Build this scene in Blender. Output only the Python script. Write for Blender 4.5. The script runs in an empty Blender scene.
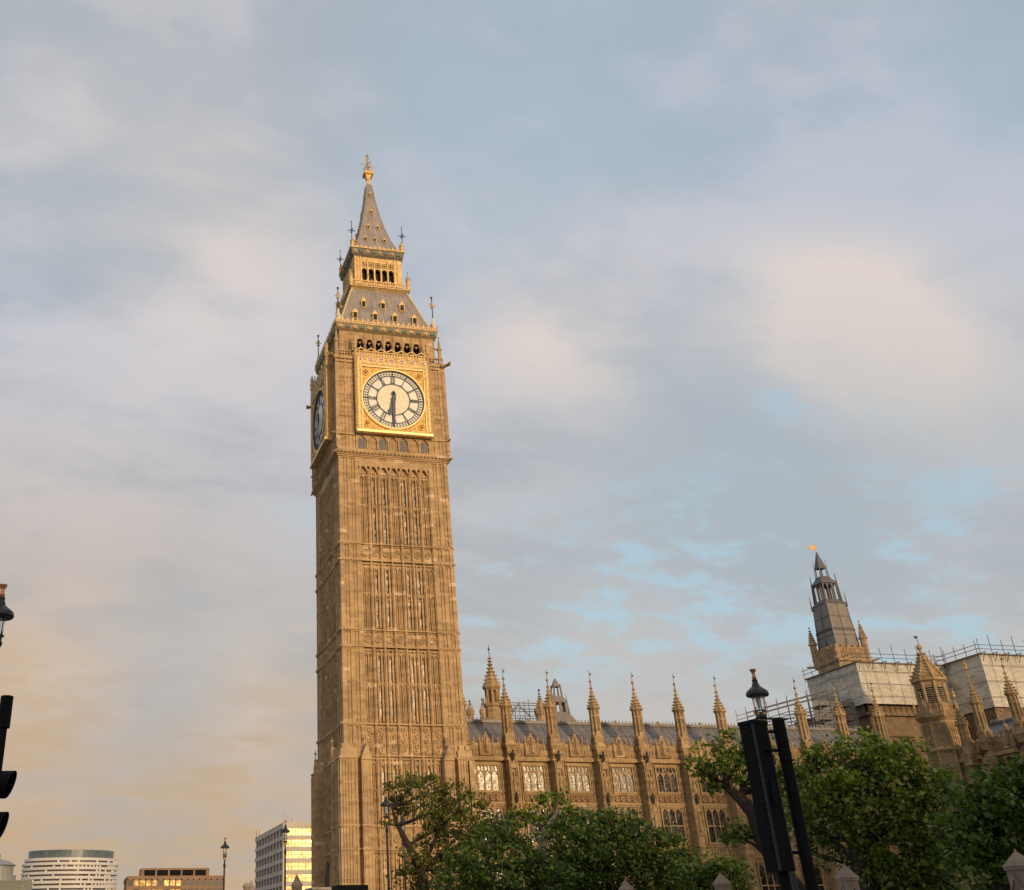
import bpy, math, random
import numpy as np
from mathutils import Vector, Matrix
C = bpy.context.scene
R_ = math.radians
rnd = random.Random(7)

# ------------------------------------------------------------------ camera
CAM = Vector((-23.81, -103.81, 1.7))
YAW, PITCH, ROLL, FPX = R_(12.7675), R_(27.902), R_(-0.9568), 1057.69
PPX, PPY = -177.37, -71.96
fw = Vector((math.sin(YAW)*math.cos(PITCH), math.cos(YAW)*math.cos(PITCH), math.sin(PITCH)))
r0 = Vector((math.cos(YAW), -math.sin(YAW), 0)); u0 = r0.cross(fw)
rt = r0*math.cos(ROLL)+u0*math.sin(ROLL); up = -r0*math.sin(ROLL)+u0*math.cos(ROLL)
cd = bpy.data.cameras.new('camera'); cam = bpy.data.objects.new('camera', cd); C.collection.objects.link(cam)
M = Matrix((rt, up, -fw)).transposed().to_4x4(); M.translation = CAM
cam.matrix_world = M
cd.sensor_fit = 'HORIZONTAL'; cd.sensor_width = 36; cd.lens = FPX/1024*36
cd.shift_x = -PPX/1024; cd.shift_y = PPY/1024
cd.clip_start = .1; cd.clip_end = 9000
C.camera = cam

def ray(x, y):
    return fw + rt*((x-512-PPX)/FPX) - up*((y-445-PPY)/FPX)
def at(x, y, D):                       # world point seen at (x, y) at horizontal distance D
    k = ray(x, y); return CAM + k*(D/math.hypot(k.x, k.y))

# ------------------------------------------------------------------ sun, sky, exposure
SUN_DIR = Vector((0.24, -1.0, 0.175)).normalized()
el = math.asin(SUN_DIR.z); az = math.atan2(SUN_DIR.x, SUN_DIR.y)
sd = bpy.data.lights.new('sun', 'SUN'); so = bpy.data.objects.new('sun', sd); C.collection.objects.link(so)
so.rotation_euler = SUN_DIR.to_track_quat('Z', 'Y').to_euler()
sd.energy = 2.35; sd.angle = R_(3); sd.color = (1.0, .71, .42)
C.view_settings.view_transform = 'Standard'; C.view_settings.look = 'None'
C.view_settings.exposure = 0.0; C.view_settings.gamma = 1
C.view_settings.use_curve_mapping = False

wd = bpy.data.worlds.new('World'); C.world = wd; wd.use_nodes = True
nt = wd.node_tree; nt.nodes.clear()
def N(t, **k):
    n = nt.nodes.new(t)
    for a, b in k.items(): setattr(n, a, b)
    return n
L = lambda a, b: nt.links.new(a, b)
def mth(op, a, b=None, c=None):
    n = N('ShaderNodeMath', operation=op)
    for i, v in enumerate((a, b, c)):
        if v is None: continue
        if isinstance(v, (int, float)): n.inputs[i].default_value = v
        else: L(v, n.inputs[i])
    return n.outputs[0]
def mixc(f, a, b, mode='MIX'):
    n = N('ShaderNodeMix', data_type='RGBA', blend_type=mode)
    for s, v in ((n.inputs[0], f), (n.inputs[6], a), (n.inputs[7], b)):
        if isinstance(v, tuple): s.default_value = (*v, 1) if len(v) == 3 else v
        elif isinstance(v, (int, float)): s.default_value = v
        else: L(v, s)
    return n.outputs[2]
tc = N('ShaderNodeTexCoord'); gen = tc.outputs['Generated']
sky = N('ShaderNodeTexSky', sky_type='NISHITA'); sky.sun_disc = False
sky.sun_elevation = el; sky.sun_rotation = az; sky.air_density = 1.2; sky.dust_density = 1.5
bg1 = N('ShaderNodeBackground'); bg1.inputs[1].default_value = .15
skyt = mixc(1.0, sky.outputs[0], (1.05, 1.35, 1.6), 'MULTIPLY')
sep = N('ShaderNodeSeparateXYZ'); L(gen, sep.inputs[0])
zc = mth('MAXIMUM', sep.outputs[2], 0.0)
# clouds lie on a high sheet: direction projected on a plane overhead
den = mth('ADD', zc, .30)
cmb = N('ShaderNodeCombineXYZ')
L(mth('DIVIDE', sep.outputs[0], den), cmb.inputs[0]); L(mth('DIVIDE', sep.outputs[1], den), cmb.inputs[1])
mp = N('ShaderNodeMapping'); mp.inputs['Location'].default_value = (3.1, 1.7, 0); mp.inputs['Rotation'].default_value = (0, 0, R_(-18)); mp.inputs['Scale'].default_value = (.8, 1.25, 1)
L(cmb.outputs[0], mp.inputs[0])
def noise(scale, det, rough, dist, off=0.0):
    n = N('ShaderNodeTexNoise'); n.noise_dimensions = '4D'
    n.inputs['W'].default_value = off; n.inputs['Scale'].default_value = scale; n.inputs['Detail'].default_value = det
    n.inputs['Roughness'].default_value = rough; n.inputs['Distortion'].default_value = dist
    L(mp.outputs[0], n.inputs['Vector']); return n.outputs[0]
def ramp(v, *st):
    n = N('ShaderNodeValToRGB'); cr = n.color_ramp; cr.interpolation = 'EASE'
    while len(cr.elements) < len(st): cr.elements.new(.5)
    for e, (p, c) in zip(cr.elements, st): e.position = p; e.color = (*c, 1) if isinstance(c, tuple) else (c, c, c, 1)
    L(v, n.inputs[0]); return n.outputs[0]
big = noise(1.6, 3, .5, .3, 2.0); mid = noise(4.2, 5, .55, .3, 5.3); fine = noise(12, 6, .6, .3, 9.1)
def lobe(x, y, w, p=1.0):              # soft patch of sky round one direction, 1 at its middle; w in degrees
    d = ray(x, y).normalized()
    n = N('ShaderNodeVectorMath', operation='DOT_PRODUCT'); L(gen, n.inputs[0]); n.inputs[1].default_value = d
    k = 1.0/(1-math.cos(R_(w)))
    return mth('MULTIPLY', mth('POWER', 2.718, mth('MULTIPLY', mth('SUBTRACT', n.outputs['Value'], 1.0), k)), p)
def addl(*a):
    o = a[0]
    for b in a[1:]: o = mth('ADD', o, b)
    return o
# how bright / warm the clouds are
shade = ramp(addl(mth('MULTIPLY', big, .42), mth('MULTIPLY', mid, .42), mth('MULTIPLY', fine, .16)), (.42, 0.0), (.58, 1.0))
ccol = mixc(shade, (.37, .43, .495), (.575, .58, .645))
pinkm = addl(lobe(890, 345, 3.6, 1.2), lobe(820, 320, 3.6, 1.0), lobe(740, 325, 4, .5), lobe(560, 350, 4, .25), lobe(150, 110, 9, .45), lobe(240, 290, 6, .5), lobe(560, 340, 6, .3), lobe(225, 672, 3.2, .95), lobe(130, 680, 3, .8), lobe(240, 742, 3, .8), lobe(40, 690, 4, .6), lobe(600, 670, 6, .5), lobe(560, 330, 5, .4), lobe(80, 560, 9, .3), lobe(960, 420, 6, .3))
pinkm = mth('MINIMUM', mth('MULTIPLY', pinkm, ramp(mid, (.34, .55), (.56, 1.15))), 1.0)
bluem = mth('MINIMUM', addl(lobe(500, 120, 8, .75), lobe(620, 60, 7, .45), lobe(430, 230, 6, .45), lobe(850, 190, 7, .6), lobe(900, 450, 4, .5), lobe(980, 120, 8, .5), lobe(720, 470, 7, .5), lobe(60, 260, 6, .2), lobe(600, 600, 6, .3), lobe(330, 560, 5, .3)), .9)
ccol = mixc(mth('MULTIPLY', bluem, ramp(mid, (.40, 1.0), (.66, .45))), ccol, (.40, .50, .60))
ccol = mixc(pinkm, ccol, (.75, .665, .62))
# towards the horizon the cloud turns to warm haze, strongest on the left over the river
lowm = mth('MULTIPLY', ramp(sep.outputs[2], (0.0, 1.0), (.14, .92), (.32, .42), (.52, 0.0)), ramp(addl(mth('MULTIPLY', mid, .6), mth('MULTIPLY', fine, .4)), (.38, .68), (.62, 1.05)))
hazecol = mixc(mth('MINIMUM', addl(lobe(20, 900, 20, 1.15), lobe(-250, 850, 18, .5)), 1.0), (.55, .52, .48), (.57, .405, .25))
ccol = mixc(lowm, ccol, hazecol)
greym = mth('MINIMUM', addl(lobe(640, 510, 7, .35), lobe(760, 480, 7, .45), lobe(820, 540, 6, .3), lobe(200, 640, 4, .35), lobe(150, 715, 4, .4), lobe(520, 690, 5, .2), lobe(960, 520, 5, .25)), .7)
ccol = mixc(greym, ccol, (.40, .46, .51))
# gaps of open sky
gap = addl(mth('MULTIPLY', mid, .45), mth('MULTIPLY', fine, .55))
gapm = ramp(gap, (.47, 0.0), (.60, 1.0))
where = mth('MINIMUM', addl(lobe(600, 600, 4, .7), lobe(500, 618, 4, .7), lobe(720, 580, 4.5, .85), lobe(900, 595, 5, .95), lobe(990, 570, 5, .8), lobe(785, 410, 2.4, .9), lobe(690, 545, 3, .5), lobe(310, 500, 2.5, .25), lobe(960, 640, 4, .6)), 1.0)
open_ = mth('MINIMUM', mth('MULTIPLY', where, mth('ADD', mth('MULTIPLY', gapm, 1.3), .05)), 1.0)
ccol = mixc(mth('MULTIPLY', open_, .85), ccol, (.47, .595, .665))
# glow of the setting sun behind the viewer
dn = N('ShaderNodeVectorMath', operation='DOT_PRODUCT'); L(gen, dn.inputs[0]); dn.inputs[1].default_value = SUN_DIR
glow = mth('POWER', 2.718, mth('MULTIPLY', mth('SUBTRACT', dn.outputs['Value'], 1.0), 16.0))
gl = N('ShaderNodeMix', data_type='RGBA', blend_type='ADD'); gl.inputs[0].default_value = 1.0
L(ccol, gl.inputs[6])
gm = mixc(glow, (0, 0, 0), (2.3, 1.35, .58)); L(gm, gl.inputs[7])
bg2 = N('ShaderNodeBackground'); L(gl.outputs[2], bg2.inputs[0]); bg2.inputs[1].default_value = 1.0
L(skyt, bg1.inputs[0])
ms = N('ShaderNodeMixShader'); ms.inputs[0].default_value = .9
L(mth('SUBTRACT', 1.0, mth('MULTIPLY', open_, .25)), ms.inputs[0])
L(bg1.outputs[0], ms.inputs[1]); L(bg2.outputs[0], ms.inputs[2])
wo = N('ShaderNodeOutputWorld'); L(ms.outputs[0], wo.inputs[0])

# ------------------------------------------------------------------ materials
class Mat:
    def __init__(s, name):
        s.m = bpy.data.materials.new(name); s.m.use_nodes = True; s.t = s.m.node_tree
        s.p = s.t.nodes['Principled BSDF']
    def n(s, t, **k):
        q = s.t.nodes.new(t)
        for a, b in k.items(): setattr(q, a, b)
        return q
    def l(s, a, b): s.t.links.new(a, b)
    def ramp(s, v, *st):
        q = s.n('ShaderNodeValToRGB'); cr = q.color_ramp
        while len(cr.elements) < len(st): cr.elements.new(.5)
        for e, (p, c) in zip(cr.elements, st): e.position = p; e.color = (*c, 1) if isinstance(c, tuple) else (c, c, c, 1)
        s.l(v, q.inputs[0]); return q.outputs[0]
    def mix(s, f, a, b, mode='MIX'):
        q = s.n('ShaderNodeMix', data_type='RGBA', blend_type=mode)
        for so_, v in ((q.inputs[0], f), (q.inputs[6], a), (q.inputs[7], b)):
            if isinstance(v, tuple): so_.default_value = (*v, 1)
            elif isinstance(v, (int, float)): so_.default_value = v
            else: s.l(v, so_)
        return q.outputs[2]
    def noise(s, scale, det=4, rough=.6, vec=None, sc=(1, 1, 1)):
        q = s.n('ShaderNodeTexNoise'); q.inputs['Scale'].default_value = scale; q.inputs['Detail'].default_value = det; q.inputs['Roughness'].default_value = rough
        g = s.n('ShaderNodeNewGeometry'); mpp = s.n('ShaderNodeMapping'); mpp.inputs['Scale'].default_value = sc
        s.l(vec or g.outputs['Position'], mpp.inputs[0]); s.l(mpp.outputs[0], q.inputs['Vector']); return q.outputs[0]
def simple(name, col, rough=.6, metal=0.0, var=.25, scale=3.0, spec=.5, bump=0.0, sc=(1, 1, 1)):
    m = Mat(name)
    nz = m.noise(scale, 5, .6, sc=sc)
    c = m.mix(1.0, col, m.ramp(nz, (.3, 1-var), (.7, 1+var*.6)), 'MULTIPLY')
    m.l(c, m.p.inputs['Base Color']); m.p.inputs['Roughness'].default_value = rough
    m.p.inputs['Metallic'].default_value = metal; m.p.inputs['Specular IOR Level'].default_value = spec
    if bump:
        b = m.n('ShaderNodeBump'); b.inputs['Distance'].default_value = bump; m.l(nz, b.inputs['Height']); m.l(b.outputs[0], m.p.inputs['Normal'])
    return m.m
def stone(name, col, patch=.02, dirt=.5, bw=.9, bh=.38):
    m = Mat(name)
    g = m.n('ShaderNodeNewGeometry'); sp = m.n('ShaderNodeSeparateXYZ'); m.l(g.outputs['Position'], sp.inputs[0])
    ad = m.n('ShaderNodeMath', operation='ADD'); m.l(sp.outputs[0], ad.inputs[0]); m.l(sp.outputs[1], ad.inputs[1])
    cb = m.n('ShaderNodeCombineXYZ'); m.l(ad.outputs[0], cb.inputs[0]); m.l(sp.outputs[2], cb.inputs[1])
    br = m.n('ShaderNodeTexBrick'); m.l(cb.outputs[0], br.inputs['Vector'])
    br.inputs['Scale'].default_value = 1; br.inputs['Brick Width'].default_value = bw; br.inputs['Row Height'].default_value = bh
    br.inputs['Mortar Size'].default_value = .012; br.inputs['Color1'].default_value = (0, 0, 0, 1); br.inputs['Color2'].default_value = (1, 1, 1, 1); br.inputs['Mortar'].default_value = (.3, .3, .3, 1)
    bv = m.ramp(br.outputs['Color'], (0.0, .76), (.5, 1.0), (1.0, 1.16))
    new = m.ramp(br.outputs['Color'], (1-patch-.004, 0.0), (1-patch, 1.0))
    c = m.mix(1.0, col, bv, 'MULTIPLY')
    c = m.mix(new, c, tuple(min(1, v) for v in (col[0]*1.45, col[1]*1.6, col[2]*1.95)))
    big_ = m.noise(.35, 4, .6)
    c = m.mix(1.0, c, m.ramp(big_, (.3, (.80, .78, .76)), (.7, (1.10, 1.08, 1.04))), 'MULTIPLY')
    streak = m.noise(1.0, 5, .65, sc=(2.4, 2.4, .22))
    c = m.mix(m.ramp(streak, (.50, 0.0), (.75, dirt)), c, (col[0]*.42, col[1]*.38, col[2]*.38))
    fi = m.noise(5, 4, .7)
    c = m.mix(1.0, c, m.ramp(fi, (.3, .82), (.7, 1.12)), 'MULTIPLY')
    m.l(c, m.p.inputs['Base Color']); m.p.inputs['Roughness'].default_value = .85; m.p.inputs['Specular IOR Level'].default_value = .25
    b = m.n('ShaderNodeBump'); b.inputs['Distance'].default_value = .03; b.inputs['Strength'].default_value = .6
    m.l(fi, b.inputs['Height']); m.l(b.outputs[0], m.p.inputs['Normal'])
    return m.m
def glassy(name, col, rough=.08, metal=.6, wob=.03, scale=2.0, var=.0):
    m = Mat(name)
    nz = m.noise(scale, 2, .5)
    b = m.n('ShaderNodeBump'); b.inputs['Distance'].default_value = wob; m.l(nz, b.inputs['Height']); m.l(b.outputs[0], m.p.inputs['Normal'])
    if var:
        vo = m.n('ShaderNodeTexVoronoi'); vo.inputs['Scale'].default_value = 1.9; g = m.n('ShaderNodeNewGeometry'); m.l(g.outputs['Position'], vo.inputs['Vector'])
        bw_ = m.n('ShaderNodeRGBToBW'); m.l(vo.outputs['Color'], bw_.inputs[0])
        m.l(m.mix(m.ramp(bw_.outputs[0], (.35, 0.0), (.6, 1.0)), col, tuple(v*(1-var) for v in col)), m.p.inputs['Base Color'])
    else: m.p.inputs['Base Color'].default_value = (*col, 1)
    m.p.inputs['Roughness'].default_value = rough; m.p.inputs['Metallic'].default_value = metal
    return m.m
ST = stone('honey_stone', (.53, .372, .20), patch=.022, dirt=.42)
STP = stone('palace_stone', (.45, .32, .17), patch=.004, dirt=.55)
STV = stone('vent_stone', (.42, .30, .17), patch=.0, dirt=.6)
STD = stone('grey_stone', (.33, .28, .22), patch=.0, dirt=.5)
PIER = stone('pier_stone', (.24, .195, .155), patch=.0, dirt=.6, bw=.6, bh=.3)
GOLD = simple('gilding', (.72, .45, .13), .5, .4, .35, 4.5, bump=.10)
BRIGHT = simple('bright_gold', (.85, .62, .28), .42, .5, .25, 4)
GOLDP = simple('gold_paint', (.66, .45, .18), .5, .25, .4, 3, bump=.03)
CREAM = simple('cream_paint', (.72, .62, .42), .6, 0, .2, 5)
GREENP = simple('green_paint', (.09, .16, .11), .5, 0, .3, 6)
REDP = simple('red_paint', (.45, .05, .04), .5)
WHITEP = simple('white_paint', (.75, .70, .60), .5)
ROOFI = simple('cast_iron_roof', (.34, .29, .24), .5, .15, .3, 1.2, sc=(1, 1, .4))
LEAD = simple('lead_roof', (.185, .165, .148), .5, .1, .3, .8)
DARK = simple('dark_interior', (.035, .026, .02), .9)
IRON = simple('black_iron', (.025, .027, .03), .45, .3, .3, 8)
BLACKP = simple('black_plastic', (.006, .007, .008), .7, 0, .3, 10, spec=.12)
DIALG = simple('opal_glass', (.80, .78, .66), .25, 0, .12, 2.2)
DIALC = simple('opal_centre', (.80, .72, .50), .3, 0, .22, 3.5)
BLUE = simple('prussian_blue', (.035, .05, .085), .45, .1, .3, 6)
GL_SLIT = glassy('slit_glass', (.10, .09, .075), .32, .25, .10, 1.0, var=.75)
GL_PALE = glassy('pale_pane_glass', (.19, .18, .155), .30, .32, .03, 2.5, var=.35)
GL_DARK = glassy('dark_pane_glass', (.07, .06, .055), .2, .15, .04, 2.5, var=.85)
SHEET = None

# ------------------------------------------------------------------ mesh building
class MB:
    def __init__(s): s.v = []; s.f = []; s.M = None
    def pts(s, ps):
        b = len(s.v)
        for p in ps:
            p = Vector(p)
            if s.M is not None: p = s.M @ p
            s.v.append(p[:])
        return b
    def box(s, x0, x1, y0, y1, z0, z1):
        b = s.pts([(x0,y0,z0),(x1,y0,z0),(x1,y1,z0),(x0,y1,z0),(x0,y0,z1),(x1,y0,z1),(x1,y1,z1),(x0,y1,z1)])
        for q in ((0,3,2,1),(4,5,6,7),(0,1,5,4),(1,2,6,5),(2,3,7,6),(3,0,4,7)): s.f.append([b+i for i in q])
    def ring(s, cx, cy, h0, h1, z0, z1, h2=None, h3=None):   # square frustum, half widths
        b = s.pts([(cx-h0,cy-h0,z0),(cx+h0,cy-h0,z0),(cx+h0,cy+h0,z0),(cx-h0,cy+h0,z0),(cx-h1,cy-h1,z1),(cx+h1,cy-h1,z1),(cx+h1,cy+h1,z1),(cx-h1,cy+h1,z1)])
        for q in ((0,3,2,1),(4,5,6,7),(0,1,5,4),(1,2,6,5),(2,3,7,6),(3,0,4,7)): s.f.append([b+i for i in q])
    def lathe(s, prof, cx=0, cy=0, n=8, rot=0.0):            # prof: (radius, z) from bottom up
        rows = []
        for r, z in prof:
            rows.append(s.pts([(cx+r*math.cos(rot+2*math.pi*i/n), cy+r*math.sin(rot+2*math.pi*i/n), z) for i in range(n)]))
        for a, b in zip(rows, rows[1:]):
            for i in range(n): j = (i+1) % n; s.f.append([a+i, a+j, b+j, b+i])
        s.f.append([rows[0]+i for i in reversed(range(n))]); s.f.append([rows[-1]+i for i in range(n)])
    def tube(s, p0, p1, r0, r1=None, n=6):
        p0, p1 = Vector(p0), Vector(p1); r1 = r0 if r1 is None else r1
        d = (p1-p0)
        if d.length < 1e-6: return
        q = d.to_track_quat('Z', 'Y'); ps = []
        for p, r in ((p0, r0), (p1, r1)):
            for i in range(n):
                a = 2*math.pi*i/n; ps.append(p + q @ Vector((r*math.cos(a), r*math.sin(a), 0)))
        b = s.pts(ps)
        for i in range(n): j = (i+1) % n; s.f.append([b+i, b+j, b+n+j, b+n+i])
        s.f.append([b+i for i in reversed(range(n))]); s.f.append([b+n+i for i in range(n)])
    def path(s, ps, rs, n=7):
        rows = []
        ps = [Vector(p) for p in ps]
        for k, p in enumerate(ps):
            d = (ps[min(k+1, len(ps)-1)]-ps[max(k-1, 0)]); q = d.to_track_quat('Z', 'Y')
            rows.append(s.pts([p+q @ Vector((rs[k]*math.cos(2*math.pi*i/n), rs[k]*math.sin(2*math.pi*i/n), 0)) for i in range(n)]))
        for a, b in zip(rows, rows[1:]):
            for i in range(n): j = (i+1) % n; s.f.append([a+i, a+j, b+j, b+i])
        s.f.append([rows[-1]+i for i in range(n)]); s.f.append([rows[0]+i for i in reversed(range(n))])
    def ext(s, poly, y0, y1):                                 # polygon in (x, z), counter-clockwise, thickness y0..y1
        n = len(poly); b = s.pts([(x, y0, z) for x, z in poly]+[(x, y1, z) for x, z in poly])
        s.f.append([b+i for i in range(n)]); s.f.append([b+n+i for i in reversed(range(n))])
        for i in range(n): j = (i+1) % n; s.f.append([b+i, b+n+i, b+n+j, b+j])
    def annulus(s, cx, cz, ra, rb, y0, y1, n=48):
        for i in range(n):
            a, c = 2*math.pi*i/n, 2*math.pi*(i+1)/n
            P = lambda r, t: (cx+r*math.sin(t), cz+r*math.cos(t))
            s.ext([P(ra, a), P(ra, c), P(rb, c), P(rb, a)], y0, y1)
    def sphere(s, c, r, n=10, m=6, sz=1.0):
        s.lathe([(max(.001, r*math.sin(math.pi*k/m)), c[2]-r*sz*math.cos(math.pi*k/m)) for k in range(m+1)], c[0], c[1], n)
    def spandrel(s, x0, x1, z0, z1, y0, y1, sh=0.0, k=6):     # slab with a pointed arch cut out of its lower side
        xm = (x0+x1)/2; h = z1-z0; ar = []
        for i in range(k+1):
            t = i/k; ar.append((x0+(xm-x0)*t, z0+(h-sh)*math.sin(math.pi/2*min(1, t*.92+.0))**.8))
        right = [(x1-(x-x0), z) for x, z in reversed(ar[:-1])]
        left = ar
        s.ext([(x0, z0)]+[(x, z) for x, z in left[1:]]+[(xm, z1), (x0, z1)], y0, y1)
        s.ext([(xm, z1)]+[(x, z) for x, z in [ar[-1]]+right[:-1]]+[(x1, z0), (x1, z1)], y0, y1)
    def build(s, name, mat, parent=None, smooth=False, loc=None):
        me = bpy.data.meshes.new(name)
        vs = s.v
        if loc is not None: vs = [(a-loc[0], b-loc[1], c-loc[2]) for a, b, c in vs]
        me.from_pydata(vs, [], s.f); me.materials.append(mat)
        if smooth:
            for p in me.polygons: p.use_smooth = True
        o = bpy.data.objects.new(name, me); C.collection.objects.link(o)
        if loc is not None: o.location = loc
        if parent is not None: o.parent = parent
        return o
def islands(mb, eps=.02):
    n = len(mb.v); par = list(range(n))
    def fd(a):
        while par[a] != a: par[a] = par[par[a]]; a = par[a]
        return a
    for f in mb.f:
        r = fd(f[0])
        for q in f[1:]: par[fd(q)] = r
    g = {}
    for i, f in enumerate(mb.f): g.setdefault(fd(f[0]), []).append(i)
    bx = []
    for k, fs in g.items():
        vs = np.array([mb.v[q] for i in fs for q in mb.f[i]]); bx.append((vs.min(0)-eps, vs.max(0)+eps, fs))
    m = len(bx); p2 = list(range(m))
    def f2(a):
        while p2[a] != a: p2[a] = p2[p2[a]]; a = p2[a]
        return a
    for i in range(m):
        for j in range(i):
            if (bx[i][0] <= bx[j][1]).all() and (bx[j][0] <= bx[i][1]).all(): p2[f2(i)] = f2(j)
    out = {}
    for i in range(m): out.setdefault(f2(i), []).extend(bx[i][2])
    return list(out.values())
SPLIT = {'arcade_light', 'arcade_mullion', 'cornice_panel', 'lantern_panel', 'lantern_cresting', 'shield', 'shield_cross', 'hinge_plate', 'bracket', 'vane_rod', 'vane_gilding', 'gilded_vane', 'hip_crocket', 'gilded_parapet', 'balustrade', 'bolt'}
_build = MB.build
def build_split(s, name, mat, parent=None, smooth=False, loc=None):
    if name not in SPLIT: return _build(s, name, mat, parent, smooth, loc)
    o = None
    for fs in islands(s):
        m = MB(); mp_ = {}
        for i in fs:
            for q in s.f[i]:
                if q not in mp_: mp_[q] = len(m.v); m.v.append(s.v[q])
            m.f.append([mp_[q] for q in s.f[i]])
        o = _build(m, name, mat, parent, smooth, loc)
    return o
MB.build = build_split
def tag(o, label=None, cat=None, group=None, kind=None):
    if label: o['label'] = label
    if cat: o['category'] = cat
    if group: o['group'] = group
    if kind: o['kind'] = kind
    return o
def empty(name, label, cat, group=None, loc=None):
    o = bpy.data.objects.new(name, None); C.collection.objects.link(o); o.empty_display_size = .2
    if loc is not None: o.location = loc
    return tag(o, label, cat, group)
def copy_tree(o, parent=None):
    c = o.copy(); C.collection.objects.link(c)
    if parent is not None: c.parent = parent
    for ch in list(o.children): copy_tree(ch, c)
    return c

# ------------------------------------------------------------------ setting
def sheet(name, x0, x1, y0, y1, z, mat):
    m = MB(); b = m.pts([(x0,y0,z),(x1,y0,z),(x1,y1,z),(x0,y1,z)]); m.f.append([b,b+1,b+2,b+3])
    return tag(m.build(name, mat), kind='structure')
sheet('ground', -4000, 4000, -4000, 4000, 0, simple('paved_ground', (.13, .12, .11), .9, 0, .3, .3))
sheet('road', -36, -15, -400, 60, .004, simple('asphalt', (.05, .05, .052), .85, 0, .25, 2))
mk = MB()
for k in range(40): mk.box(-25.6, -25.45, -300+k*9, -296+k*9, .006, .010)
tag(mk.build('road_markings', WHITEP), kind='structure')
pv = MB(); pv.box(-14.9, -2.2, -140, 60, .001, .13)
tag(pv.build('pavement', simple('paving_stone', (.24, .22, .19), .85, 0, .25, 1.2)), kind='structure')
sheet('lawn', -.4, 60, -88, 4, .006, simple('lawn', (.045, .08, .02), .9, 0, .4, 3))
sheet('river_water', -4000, 4000, 75, 330, .012, simple('river', (.05, .055, .05), .15, 0, .2, .2))

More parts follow.
